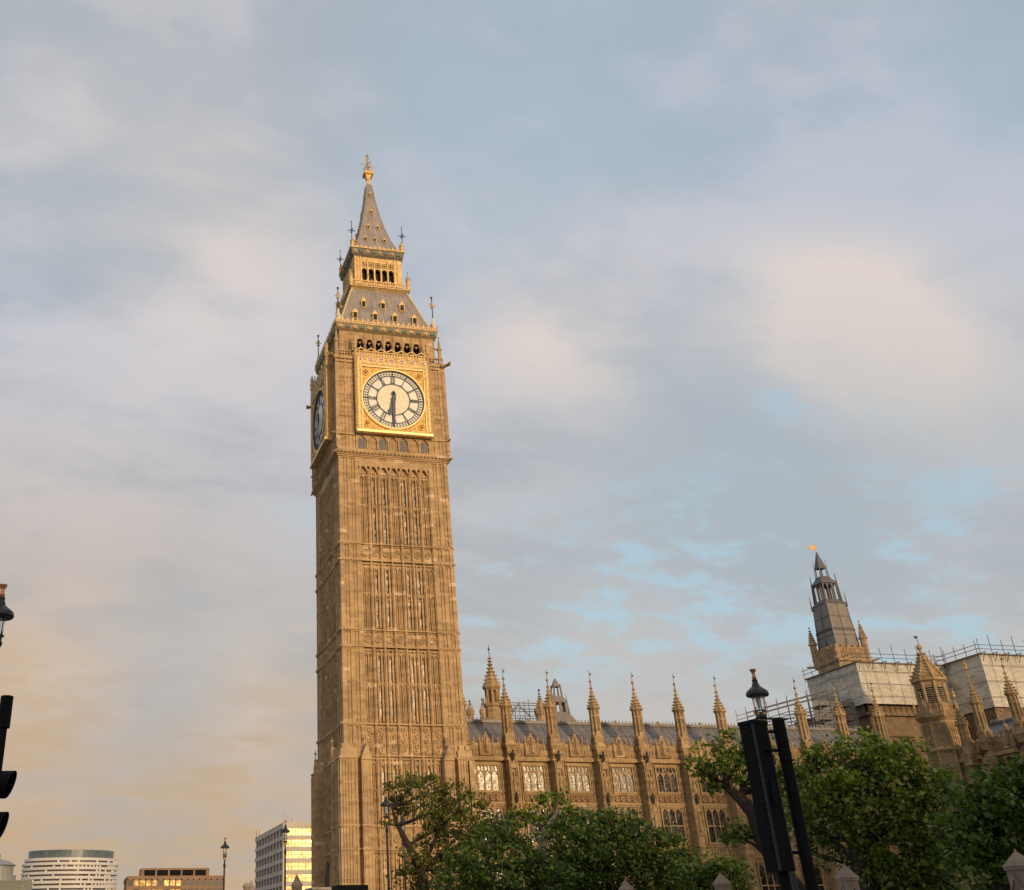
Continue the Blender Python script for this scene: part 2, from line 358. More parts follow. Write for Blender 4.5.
# ------------------------------------------------------------------ clock tower
W = 12.36; c0 = W/2
def facemat(k):
    return Matrix.Translation((c0, c0, 0)) @ Matrix.Rotation(-math.pi/2*k, 4, 'Z') @ Matrix.Translation((-c0, -c0, 0))
tower = empty('clock_tower', 'tall honey stone gothic clock tower with gilded dial and pointed iron roof', 'clock tower')
b = MB()                                                     # shaft
b.ring(c0, c0, c0-.38, c0-.38, 0, 47.8)
FU0, FU1, NB = 2.16, 10.20, 7; BWD = (FU1-FU0)/NB
strings = (8.5, 10.5, 16.75, 19.7, 27.2, 28.9, 36.2, 38.0)
stages = ((10.6, 16.6), (19.9, 27.0), (29.1, 36.0), (38.2, 46.2), (0, 8.4))
wins = MB
for k in range(4):
    b.M = facemat(k)
    # corner pier: stepped strips
    for (u0, u1) in ((0, FU0), (FU1, W)):
        if u0 == 0: b.box(.10, u1-.06, .10, .5, 0, 47.7)
        else: b.box(u0+.06, W-.5, .10, .5, 0, 47.7)
        w_ = u1-u0
        for a0, a1 in ((0, .16), (.27, .31), (.42, .56), (.67, .71), (.82, 1)):
            p = 0 if a1-a0 > .1 else .05
            x0_, x1_ = u0+w_*a0, u0+w_*a1
            if u1 == W and a1 == 1: x1_ = W-.12
            b.box(x0_, x1_, p-.05, .12, 0, 47.7)
        for zz in np.arange(2, 47, 3.05):                     # little cusped heads that break the strips
            for a0, a1 in ((.16, .42), (.56, .82)):
                b.spandrel(u0+w_*a0, u0+w_*a1, zz, zz+.45, .03, .11)
                b.box(u0+w_*a0, u0+w_*a1, .03, .11, zz+.45, zz+.62)
    # ribs of the recessed field
    for i in range(NB+1):
        x = FU0+BWD*i
        b.box(x-.13, x+.13, .02, .4, 0, 46.5)
        b.box(x-.05, x+.05, -.09, .02, 0, 46.5)
    for i in range(NB):
        xc = FU0+BWD*(i+.5)
        for z0, z1 in stages:
            for dx in (-.34, -.20, .20, .34):
                if abs(dx) > .3 or i in (0, 3, 6): b.box(xc+dx-.045, xc+dx+.045, .26, .4, z0, z1)
            if i in (0, 3, 6): b.box(xc-.045, xc+.045, .16, .4, z0, z1)
            else:
                b.box(xc-.28, xc-.14, .10, .4, z0, z1); b.box(xc+.14, xc+.28, .10, .4, z0, z1)
            # tracery heads at the top and middle of each panel
            n_ = 2
            for q in range(n_):
                zt = z1-.9-(z1-z0-1.2)*q/2.0
                for s_ in (-1, 1):
                    b.spandrel(xc+(0 if s_ > 0 else -.45), xc+(.45 if s_ > 0 else 0), zt, zt+.45, .17, .4)
                b.box(xc-.45, xc+.45, .17, .4, zt+.45, zt+.55)
            b.box(xc-.45, xc+.45, .15, .4, z1-.18, z1)
        # panelled bands with quatrefoils
        for z0, z1 in ((27.2, 28.9), (36.2, 38.0), (8.5, 10.5)):
            b.box(xc-.45, xc+.45, .26, .4, z0, z1)
            zc_ = (z0+z1)/2; r_ = min(.42, (z1-z0)/2-.2)
            b.annulus(xc, zc_, r_-.09, r_, .12, .27, 10)
            for a in range(4):
                t = math.pi/4+a*math.pi/2
                b.annulus(xc+.2*math.sin(t), zc_+.2*math.cos(t), .07, .15, .15, .27, 6)
            b.box(xc-.42, xc+.42, .14, .27, z0+.12, z0+.22); b.box(xc-.42, xc+.42, .14, .27, z1-.22, z1-.12)
        b.box(xc-.45, xc+.45, .26, .4, 16.9, 19.6)            # taller carved panels of the lowest band
        for q in range(5):
            zc_ = 17.2+q*.5
            b.annulus(xc+(.1 if q % 2 else -.1), zc_, .13, .24, .13, .27, 7)
        # cusped niche head below the clock stage
        b.box(xc-.4, xc-.34, .15, .4, 44.8, 46.4); b.box(xc+.34, xc+.4, .15, .4, 44.8, 46.4)
        b.spandrel(xc-.45, xc+.45, 46.15, 46.85, -.02, .35)
        for s_ in (-.22, .22): b.spandrel(xc+s_-.2, xc+s_+.2, 45.4, 45.75, .1, .35)
        b.box(xc-.45, xc+.45, .12, .35, 45.75, 45.9)
    b.box(FU0, FU1, -.02, .4, 46.85, 47.72)
    # string courses broken round piers and ribs
    for z in strings:
        e = .17
        b.box(-.10, FU0+.08, -.12-e*.3, .45, z-.10, z+.10); b.box(-.04, FU0, -.07, .45, z-.22, z-.10)
        b.box(FU1-.08, W-.46, -.12-e*.3, .45, z-.10, z+.10); b.box(FU1, W-.46, -.07, .45, z-.22, z-.10)
        b.box(FU0+.08, FU1-.08, -.02, .45, z-.08, z+.08)
        for i in range(NB+1):
            x = FU0+BWD*i; b.box(x-.19, x+.19, -.13, .1, z-.10, z+.11)
        for q in range(5):
            for uu in (0, FU1): b.box(uu+.2+q*.44, uu+.34+q*.44, -.2, -.05, z-.06, z+.14)
    # stepped buttresses of the base
    for u0, u1 in ((-.55, 1.15), (1.55, 2.55), (9.8, 10.8), (11.2, W-.2)):
        main = u0 in (-.55, 11.2)
        p = -.55 if main else -.70
        if main:
            b.box(u0, u1, p, .2, 0, 16.6)
            b.ring(0, 0, 0, 0, 0, 0) if False else None
            b.box(u0+.12, u1-.02, p+.14, .2, 16.6, 17.3); b.box(u0+.3, u1-.1, p+.3, .2, 17.3, 17.8)
            for a in (.0, .28, .56, .84, 1.1, 1.5): b.box(u0+a, min(u1, u0+a+.12), p-.11, p, 0, 16.3)
            for z_ in (3, 6, 12, 14.2): b.box(u0, u1, p-.09, p, z_, z_+.12)
        else:
            b.box(u0, u1, p, .2, 0, 16.3)
            b.box(u0+.12, u0+.2, p-.07, p, 0, 16.0); b.box(u1-.2, u1-.12, p-.07, p, 0, 16.0)
            b.box(u0+.46, u0+.54, p-.05, p, 0, 15.0)
            xm = (u0+u1)/2                                    # gabled head with finial
            b.ext([(u0-.04, 16.3), (u1+.04, 16.3), (xm, 17.75)], p-.12, .1)
            b.tube((xm, p, 17.6), (xm, p, 18.7), .06, .03, 5); b.sphere((xm, p, 18.3), .15, 6, 4)
            b.annulus(xm, 16.75, .12, .25, p-.17, p-.11, 8)
        for z in (8.5, 10.5, 16.5):
            if z < 16 or main: b.box(u0-.08, u1+.02, p-.12, .2, z-.09, z+.09)
    # corbelled cornice under the clock stage
    for q in range(4):
        e = .06+.11*q; b.box(-e, W-.46, -e, .5, 47.7+q*.16, 47.86+q*.16)
    for q in range(29): b.box(-.2+q*.43, -.04+q*.43, -.56, -.3, 48.22, 48.42)
b.M = None
b.ring(c0, c0, c0+.42, c0+.42, 48.34, 48.48)
b.ring(c0, c0, c0+.20, c0+.20, 48.48, 60.2)
tower_shaft = b.build('shaft', ST, tower)
# slit windows
for k in range(4):
    for i in (1, 2, 4, 5):
        for z0, z1 in ((12.0, 15.4), (20.4, 25.9), (29.4, 34.9), (38.3, 44.6)):
            g = MB(); g.M = facemat(k); xc = FU0+BWD*(i+.5)
            g.box(xc-.15, xc+.15, .36, .376, z0, z1)
            o = g.build('window', GL_SLIT, tower)
            fm = MB(); fm.M = facemat(k)
            zm = (z0+z1)/2; fm.box(xc-.19, xc+.19, .26, .36, zm-.09, zm+.09)
            fm.build('transom', ST, o)
# doorway at foot of the north face
d_ = MB(); d_.M = facemat(1)
d_.box(3.5, 5.4, -.1, .1, 0, 6.5); d_.ext([(3.5, 6.5), (5.4, 6.5), (4.45, 8.0)], -.1, .1)
d_.build('doorway', simple('dark_door', (.05, .035, .025), .8), tower)
# clock stage ornament
b = MB()
e0 = -.20
for k in range(4):
    b.M = facemat(k)
    # arcade band z 48.5-50.4
    b.box(e0, W-e0-.5, e0-.12, e0, 48.48, 48.75); b.box(e0, W-e0-.5, e0-.16, e0, 50.35, 50.62)
    for i in range(NB):
        x0 = 2.0+i*1.196; x1 = x0+1.196
        b.box(x0-.09, x0+.09, e0-.22, e0, 48.75, 50.35)
        b.spandrel(x0+.09, x1-.09, 49.75, 50.35, e0-.18, e0)
        if i % 2: b.box(x0+.5, x0+.7, e0-.05, e0, 48.75, 49.9); b.box(x0+.2, x0+.28, e0-.06, e0, 48.75, 49.9); b.box(x1-.28, x1-.2, e0-.06, e0, 48.75, 49.9)
    b.box(10.37-.09, 10.37+.09, e0-.22, e0, 48.75, 50.35)
    # corner piers with octagonal strips and roundels
    for u0 in (e0, 10.98):
        top = 60.1
        for j, (a0, a1, p) in enumerate(((0, .3, .10), (.62, .72, .06), (.98, 1.16, .10), (1.42, 1.52, .06), (1.82, 2.05, .10))):
            b.box(u0+a0, min(u0+a1, W-e0-.1), e0-p, e0, 48.75, top)
        for z in (50.5, 53.0, 55.2, 57.4, 59.6):
            if z in (50.5, 59.6): b.box(u0-.05, min(u0+2.1, W-e0-.4), e0-.2, e0, z-.13, z+.13)
            elif z != 53.0 or True:
                for cx_ in (u0+.45, u0+.84, u0+1.3, u0+1.66):
                    for dz in (-.2, .2): b.annulus(cx_, z+dz, .07, .16, e0-.09, e0, 6)
        for z in (51.6, 54.1, 56.3, 58.6):
            for xa in (u0+.3, u0+.72, u0+1.16, u0+1.5): b.spandrel(xa, xa+.3, z, z+.3, e0-.07, e0)
        for xa in (u0+.3, u0+.72, u0+1.16, u0+1.5): b.spandrel(xa, xa+.3, 49.7, 50.0, e0-.07, e0)
    # cornice and gargoyles level with the frame top
    b.box(-.5, W-e0-.3, -.42, 0, 59.9, 60.25)
    b.box(-.35, W+.2, -.32, .2, 50.42, 50.56)
    for sx, x in ((-1, -.4), (1, W+.1)):
        b.tube((x, -.2, 59.9), (x+sx*.75, -.75, 60.05), .16, .11, 6); b.sphere((x+sx*.8, -.8, 60.1), .17, 6, 4)
        b.tube((x, -.2, 50.5), (x+sx*.4, -.45, 50.55), .10, .07, 5)
    for sx, x in ((-1, -.4), (1, W-.1)):
        b.tube((x, -.3, 48.3), (x+sx*.3, -.5, 48.2), .12, .09, 5)
    # pierced corner parapet
    for q in range(6):
        for uu in (-.2, 10.9): b.box(uu+q*.34, uu+.1+q*.34, -.26, -.12, 60.25, 61.0)
    b.box(-.3, 2.0, -.3, -.08, 60.95, 61.12); b.box(10.85, W, -.3, -.08, 60.95, 61.12)
    # belfry
    hb = .42
    b.box(hb, 2.35, hb, hb+1.0, 60.2, 64.0); b.box(10.35, W-hb-1.0, hb, hb+1.0, 60.2, 64.0)
    b.box(2.35, 10.35, hb+.1, hb+.9, 60.2, 60.9)
    for i in range(NB+1):
        x = 2.35+i*8.0/7
        b.box(x-.13, x+.13, hb-.05, hb+.6, 61.1, 63.9); b.box(x-.05, x+.05, hb-.14, hb, 61.0, 63.9)
        if i < NB:
            x1 = x+8.0/7; xm = (x+x1)/2
            b.spandrel(x+.13, x1-.13, 62.6, 63.25, hb, hb+.5); b.spandrel(x+.13, xm, 62.45, 62.8, hb+.1, hb+.3); b.spandrel(xm, x1-.13, 62.45, 62.8, hb+.1, hb+.3)
            b.box(x+.13, x1-.13, hb+.02, hb+.5, 63.25, 63.95); b.lathe([(.10, 60.9), (.12, 61.5), (.16, 61.8), (.06, 62.1)], xm, hb+.5, 6)
            b.ext([(x+.2, 63.1), (x1-.2, 63.1), (xm, 63.85)], hb-.06, hb+.02)
    for u in (hb+.1, hb+.75, hb+1.4, 10.55, 11.2): b.box(u, u+.14, hb-.07, hb, 60.3, 63.9)
b.M = None
for sx in (-1, 1):                                            # slender corner pinnacles with flying struts
    for sy in (-1, 1):
        px_, py_ = c0+sx*(c0+.05), c0+sy*(c0+.05)
        b.lathe([(.24, 60.2), (.22, 62.2), (.32, 62.3), (.30, 62.45), (.2, 62.6), (.03, 64.1)], px_, py_, 8)
        b.tube((px_, py_, 62.2), (c0+sx*(c0-.6), c0+sy*(c0-.6), 63.0), .09, .12, 5)
        b.tube((px_, py_, 61.3), (c0+sx*(c0-.6), c0+sy*(c0-.6), 61.4), .08, .08, 5)
        b.sphere((px_, py_, 64.0), .1, 6, 4)
b.build('clock_stage', ST, tower)
dk = MB(); dk.ring(c0, c0, c0-1.6, c0-1.6, 60.3, 64.0)
dk.build('belfry_chamber', DARK, tower)
lm = MB()                                                     # louvred dark arcade lights
for k in range(4):
    lm.M = facemat(k)
    for i in (0, 2, 4, 6):
        x0 = 2.0+i*1.196; lm.box(x0+.2, x0+.99, e0-.015, e0+.02, 48.8, 50.1)
lm.build('arcade_light', simple('arcade_glass', (.05, .055, .06), .3, .2), tower)
lm = MB()
for k in range(4):
    lm.M = facemat(k)
    for i in (0, 2, 4, 6):
        x0 = 2.0+i*1.196; lm.box(x0+.56, x0+.64, e0-.06, e0-.015, 48.8, 49.9)
        for zz in (49.1, 49.4, 49.7): lm.box(x0+.2, x0+.99, e0-.05, e0-.015, zz, zz+.05)
lm.build('arcade_mullion', STD, tower)

# clock faces
DX, DZ = c0+.08, 55.1
ROMAN = ('XII', 'I', 'II', 'III', 'IV', 'V', 'VI', 'VII', 'VIII', 'IX', 'X', 'XI')
for k in range(4):
    cf = bpy.data.objects.new('clock_face', None); C.collection.objects.link(cf); cf.parent = tower
    m = MB(); m.M = facemat(k) @ Matrix.Translation((.02, -.38, -.2))                                # gilded frame
    F0, F1, Z0, Z1 = 1.95, 10.62, 50.66, 59.7
    m.box(F0, F0+.55, -.56, e0, Z0, Z1); m.box(F1-.55, F1, -.56, e0, Z0, Z1)
    m.box(F0+.55, F1-.55, -.54, e0, Z1-.75, Z1); m.box(F0+.55, F1-.55, -.56, e0, Z0, Z0+.6)
    m.box(F0-.05, F1+.05, -.72, -.56, Z0+.05, Z0+.42); m.box(F0, F1, -.64, -.56, Z0+.5, Z0+.58)
    m.box(F0+.60, F1-.60, -.60, -.54, Z1-.72, Z1-.60); m.box(F0+.58, F0+.70, -.60, -.50, Z0+.6, Z1-.72); m.box(F1-.70, F1-.58, -.60, -.50, Z0+.6, Z1-.72)
    for q in range(31):
        zz = Z0+.65+q*.29
        for xx in (F0+.1, F0+.36, F1-.22, F1-.48): m.box(xx, xx+.12, -.63, -.56, zz, zz+.17)
    for zz in (Z1-.40,):
        for q in range(22): m.box(F0+.75+q*.345, F0+.95+q*.345, -.61, -.54, zz, zz+.2)
    m.box(F0+.1, F1-.1, e0, e0+.39, Z0, Z1+1.2)
    m.build('gilded_frame', GOLDP, cf)
    m = MB(); m.M = facemat(k) @ Matrix.Translation((.02, -.38, -.2))
    for q in range(31):
        zz = Z0+.65+q*.285
        for xx in (F0+.22, F1-.36): m.box(xx, xx+.14, -.66, -.56, zz, zz+.15)
    m.box(F0+.60, F1-.60, -.62, -.60, Z1-.70, Z1-.62); m.box(F0+.62, F0+.68, -.62, -.60, Z0+.6, Z1-.72); m.box(F1-.68, F1-.62, -.62, -.60, Z0+.6, Z1-.72); m.box(F0-.05, F1+.05, -.76, -.72, Z0+.1, Z0+.36)
    m.annulus(DX, DZ, 3.62, 3.72, -.64, -.60, 48)
    m.build('beading', BRIGHT, cf)
    m = MB(); m.M = facemat(k) @ Matrix.Translation((.02, -.38, -.2))                                # spandrels: square with round hole
    nseg = 40; ro = 3.62
    A0, A1, B0, B1 = F0+.55, F1-.55, Z0+.6, Z1-.75
    for i in range(nseg):
        a, c = 2*math.pi*i/nseg, 2*math.pi*(i+1)/nseg
        def edge(t):
            sx, sz = math.sin(t), math.cos(t)
            tx = ((A1-DX) if sx > 0 else (DX-A0))/max(abs(sx), 1e-6); tz = ((B1-DZ) if sz > 0 else (DZ-B0))/max(abs(sz), 1e-6)
            q = max(ro+.02, min(tx, tz)); return (DX+sx*q, DZ+sz*q)
        m.ext([(DX+ro*math.sin(a), DZ+ro*math.cos(a)), edge(a), edge(c), (DX+ro*math.sin(c), DZ+ro*math.cos(c))], -.46, e0)
    m.annulus(DX, DZ, 3.60, 3.86, -.60, -.44, 48)
    for sx in (-1, 1):
        for sz in (-1, 1):
            cx_, cz_ = DX+sx*3.15, DZ+sz*3.2
            m.annulus(cx_, cz_, .30, .42, -.56, -.44, 12); m.sphere((cx_, -.52, cz_), .2, 8, 5)
            for a in range(5):
                t = a*math.pi/5*2; m.sphere((cx_+.24*math.cos(t), -.5, cz_+.24*math.sin(t)), .08, 5, 3)
            m.annulus(DX+sx*3.45, DZ+sz*2.3, .1, .2, -.52, -.44, 7); m.annulus(DX+sx*2.35, DZ+sz*3.5, .1, .2, -.52, -.44, 7)
    m.build('spandrel', GOLD, cf)
    m = MB(); m.M = facemat(k) @ Matrix.Translation((.02, -.38, -.2))
    m.ext([(DX+3.6*math.sin(2*math.pi*i/48), DZ+3.6*math.cos(2*math.pi*i/48)) for i in range(48)][::-1], -.40, e0)
    m.build('dial', DIALG, cf)
    m = MB(); m.M = facemat(k) @ Matrix.Translation((.02, -.38, -.2))
    m.ext([(DX+1.88*math.sin(2*math.pi*i/36), DZ+1.88*math.cos(2*math.pi*i/36)) for i in range(36)][::-1], -.415, -.40)
    m.build('dial_centre', DIALC, cf)
    m = MB(); m.M = facemat(k) @ Matrix.Translation((.02, -.38, -.2))                                # iron tracery and numerals
    for ra, rb in ((1.88, 1.99), (2.92, 3.02), (3.46, 3.60)): m.annulus(DX, DZ, ra, rb, -.47, -.40, 60)
    m.annulus(DX, DZ, 3.22, 3.25, -.45, -.40, 60)
    def bar(t, ra, rb, w, off=0.0, sl=0.0, y=-.46):           # radial bar at angle t; off = sideways, sl = slant
        s_, c_ = math.sin(t), math.cos(t)
        P = lambda r, o: (DX+r*s_+o*c_, DZ+r*c_-o*s_)
        m.ext([P(ra, off-w-sl), P(ra, off+w-sl), P(rb, off+w+sl), P(rb, off-w+sl)], y, -.40)
    for i in range(60): bar(math.pi*i/30, 3.01, 3.46, .024)
    for i in range(12):
        t = math.pi*i/6
        bar(t, 2.93, 3.5, .075); bar(t, 1.99, 2.05, .2); bar(t, 1.2, 1.97, .022, y=-.43) if False else None
        s_ = ROMAN[i]; wd_ = {'I': .14, 'V': .30, 'X': .30}; tot = sum(wd_[q] for q in s_); x = -tot/2
        for ch in s_:
            w2 = wd_[ch]; xc = x+w2/2; x += w2
            if ch == 'I': bar(t, 2.02, 2.90, .042, xc, 0)
            if ch == 'V': bar(t, 2.02, 2.90, .045, xc-.05, -.06); bar(t, 2.02, 2.90, .025, xc+.05, .06)
            if ch == 'X': bar(t, 2.02, 2.90, .045, xc, .10); bar(t, 2.02, 2.90, .025, xc, -.10)
    m.build('numeral_ring', BLUE, cf)
    m = MB(); m.M = facemat(k) @ Matrix.Translation((.02, -.38, -.2))                                # hands at half past six
    t = R_(181); s_, c_ = math.sin(t), math.cos(t); P = lambda r, o: (DX+r*s_+o*c_, DZ+r*c_-o*s_)
    m.ext([P(-.9, -.05), P(-.9, .05), P(0, .17), P(2.9, .13), P(3.4, .05), P(3.4, -.05), P(2.9, -.13), P(0, -.17)], -.68, -.62)
    m.annulus(P(-.75, 0)[0], P(-.75, 0)[1], 0, .23, -.68, -.62, 14)
    m.build('minute_hand', BLUE, cf)
    m = MB(); m.M = facemat(k) @ Matrix.Translation((.02, -.38, -.2))
    t = R_(195.5); s_, c_ = math.sin(t), math.cos(t)
    m.ext([P(-.7, -.13), P(-.7, .13), P(0, .24), P(1.2, .15), P(1.55, .30), P(2.15, .0), P(1.55, -.30), P(1.2, -.15), P(0, -.24)], -.60, -.54)
    m.annulus(DX, DZ, 0, .3, -.61, -.53, 16)
    m.build('hour_hand', BLUE, cf)
    m = MB(); m.M = facemat(k) @ Matrix.Translation((.02, -.38, -.2))                                # frieze of shields above
    SZ = 59.78
    for q in range(0, 13, 2):
        xx = F0+.35+q*.62; m.box(xx, xx+.46, -.60, -.3, SZ, SZ+.46)
    m.build('shield', WHITEP, cf)
    m = MB(); m.M = facemat(k) @ Matrix.Translation((.02, -.38, -.2))
    for q in range(0, 13, 2):
        xx = F0+.35+q*.62; m.box(xx+.19, xx+.27, -.62, -.60, SZ, SZ+.46); m.box(xx, xx+.19, -.62, -.60, SZ+.19, SZ+.27); m.box(xx+.27, xx+.46, -.62, -.60, SZ+.19, SZ+.27)
    m.build('shield_cross', REDP, cf)
    m = MB(); m.M = facemat(k) @ Matrix.Translation((.02, -.38, -.2))                                # gilded balustrade
    m.box(F0, F1, -.52, -.2, SZ-.1, SZ-.02); m.box(F0, F1, -.50, -.2, SZ-.02, SZ+.5); m.box(F0, F1, -.58, -.3, SZ+.5, SZ+.62)
    for q in range(1, 13, 2):
        xx = F0+.35+q*.62; m.annulus(xx+.23, SZ+.24, .08, .2, -.57, -.5, 6); m.sphere((xx+.23, -.55, SZ+.24), .06, 5, 3)
    for q in range(27):
        xx = F0+.1+q*.325; m.box(xx, xx+.09, -.44, -.34, SZ+.62, SZ+1.25)
        m.annulus(xx+.2, SZ+.9, .07, .15, -.43, -.36, 6)
    m.box(F0, F1, -.46, -.34, SZ+1.2, SZ+1.3)
    for q in range(7):
        xx = F0+.1+q*1.21
        m.ext([(xx, SZ+1.28), (xx+.6, SZ+1.62), (xx+1.2, SZ+1.28), (xx+1.2, SZ+1.4), (xx+.6, SZ+1.76), (xx, SZ+1.4)][::-1], -.46, -.34)
        m.tube((xx+.6, -.4, SZ+1.7), (xx+.6, -.4, SZ+2.0), .05, .03, 5)
    for xx in (F0, F1):                                       # crocketed corner shafts of the frame
        m.lathe([(.16, 50.7), (.15, 61.2), (.26, 61.3), (.22, 61.6), (.3, 61.9), (.18, 62.2), (.24, 62.5), (.03, 63.3)], xx, -.45, 8)
        for q in range(36): m.sphere((xx, -.62, 51.0+q*.285), .075, 5, 3)
    m.build('balustrade', GOLDP, cf)

# cornice and parapet over the belfry
cn = MB(); cg = MB(); cc = MB()
cn.ring(c0, c0, c0-.5, c0-.12, 63.95, 64.25); cn.ring(c0, c0, c0-.12, c0-.02, 64.25, 64.75); cn.ring(c0, c0, c0-.02, c0+.05, 64.75, 64.9)
for k in range(4):
    cg.M = cc.M = facemat(k)
    for i in range(14):
        x = .25+i*.86
        if i % 2: cg.box(x, x+.6, -.02, .1, 64.30, 64.68)
        else: cc.annulus(x+.3, 64.48, .1, .2, -.03, .1, 7); cc.annulus(x+.3-.2, 64.48, .04, .1, -.02, .1, 5); cc.annulus(x+.5, 64.48, .04, .1, -.02, .1, 5)
    cc.box(0, W-.1, -.09, .02, 64.9, 65.0); cc.box(0, W-.1, -.06, .0, 65.2, 65.28)
    for i in range(40):
        x = .02+i*.308
        cc.box(x, x+.14, -.05, .0, 65.0, 65.2)
        if i % 2 == 0: cc.ext([(x, 65.28), (x+.3, 65.28), (x+.15, 65.72)], -.06, .02)
cn.build('belfry_cornice', simple('cornice_paint', (.34, .25, .14), .7), tower); cg.build('cornice_panel', GREENP, tower); cc.build('gilded_parapet', GOLDP, tower)
# lower roof
rf = MB(); H0, H1, ZA, ZB = 5.78, 3.42, 64.9, 71.6
prof = [(H0, ZA), (5.02, 66.9), (4.35, 69.0), (3.75, 70.8), (H1, ZB)]
for (a, za), (d2, zb) in zip(prof, prof[1:]): rf.ring(c0, c0, a, d2, za, zb)
def hw(z):
    for (a, za), (d2, zb) in zip(prof, prof[1:]):
        if za <= z <= zb: return a+(d2-a)*(z-za)/(zb-za)
    return H1
for k in range(4):
    rf.M = facemat(k)
    for i in range(-6, 7):
        f = i/6.5
        for (a, za), (d2, zb) in zip(prof, prof[1:]):
            rf.tube((c0+f*a, c0-a, za), (c0+f*d2, c0-d2, zb), .045, .045, 4)
rf.M = None
roof = rf.build('roof', ROOFI, tower)
def dormer(zb, f, s=1.0, k=0, hwf=hw, parent=roof, mat=None):
    y = c0-hwf(zb)+.0; x = c0+f*hwf(zb)
    m = MB(); m.M = facemat(k)
    w = .33*s; h = .85*s
    m.box(x-w, x-w+.09*s, y-.12, y+.6*s, zb, zb+h); m.box(x+w-.09*s, x+w, y-.12, y+.6*s, zb, zb+h); m.box(x-w, x+w, y-.14, y+.1, zb-.06, zb+.03)
    m.ext([(x-w-.1*s, zb+h), (x+w+.1*s, zb+h), (x, zb+h+.62*s)], y-.16, y+.7*s)
    m.tube((x, y-.1, zb+h+.5*s), (x, y-.1, zb+h+.85*s), .04*s, .02*s, 4)
    o = m.build('dormer', mat or GOLDP, parent)
    q = MB(); q.M = facemat(k); q.box(x-w+.09*s, x+w-.09*s, y-.06, y+.5*s, zb+.03, zb+h-.01); q.build('dormer_opening', DARK, o)
for k in range(4):
    for f in (-.69, -.23, .23, .69): dormer(66.1, f, .95, k)
    for f in (-.52, 0, .52): dormer(68.2, f, .95, k)
ck = MB()
for sx in (-1, 1):
    for sy in (-1, 1):
        ck.path([(c0+sx*hw(z), c0+sy*hw(z), z) for z in (65.0, 66.9, 69.0, 70.8, 71.55)], [.07]*5, 5)
        for q in range(22):
            z = 65.5+q*.28; h = hw(z); ck.box(c0+sx*h-.09, c0+sx*h+.09, c0+sy*h-.09, c0+sy*h+.09, z, z+.14)
        # iron vane rod on the parapet corner
        x, y = c0+sx*(c0-.35), c0+sy*(c0-.35)
        ck.lathe([(.30, 64.9), (.30, 65.8), (.36, 65.9), (.2, 66.3), (.12, 66.9)], x, y, 8)
        ck.tube((x-.3*sx, y-.3*sy, 66.0), (x-1.1*sx, y-1.1*sy, 65.9), .12, .06, 5)
ck.build('hip_crocket', CREAM, tower)
rd = MB(); rg = MB()
def vane(x, y, z0, z1, s=1.0):
    rd.tube((x, y, z0), (x, y, z1), .06*s, .04*s, 5)
    zm = z0+(z1-z0)*.66
    for a in range(2):
        dx, dy = ((.42, 0), (0, .42))[a]
        rd.tube((x-dx*s, y-dy*s, zm), (x+dx*s, y+dy*s, zm), .045*s, .045*s, 4)
        for t in (-1, 1): rd.sphere((x+t*dx*s, y+t*dy*s, zm), .09*s, 5, 3)
    for t in (-1, 1): rd.tube((x-.25*s, y, zm), (x, y, zm+.35*t*s), .03*s, .03*s, 4); rd.tube((x+.25*s, y, zm), (x, y, zm+.35*t*s), .03*s, .03*s, 4)
    rd.sphere((x, y, z1), .09*s, 6, 4)
for sx in (-1, 1):
    for sy in (-1, 1):
        x, y = c0+sx*(c0-.35), c0+sy*(c0-.35)
        rd.tube((x, y, 66.8), (x, y, 69.8), .07, .05, 5); rd.sphere((x, y, 69.8), .16, 6, 4)
        rg.lathe([(.05, 68.2), (.22, 68.4), (.07, 68.7), (.22, 69.0), (.05, 69.1)], x, y, 6); rg.tube((x-.4, y, 68.7), (x+.4, y, 68.7), .06, .06, 4)
        vane(c0+sx*3.3, c0+sy*3.3, 77.6, 81.7, .95)
        vane(c0+sx*3.65, c0+sy*3.65, 71.8, 74.6, .7)
rd.build('vane_rod', IRON, tower); rg.build('vane_gilding', GOLD, tower)
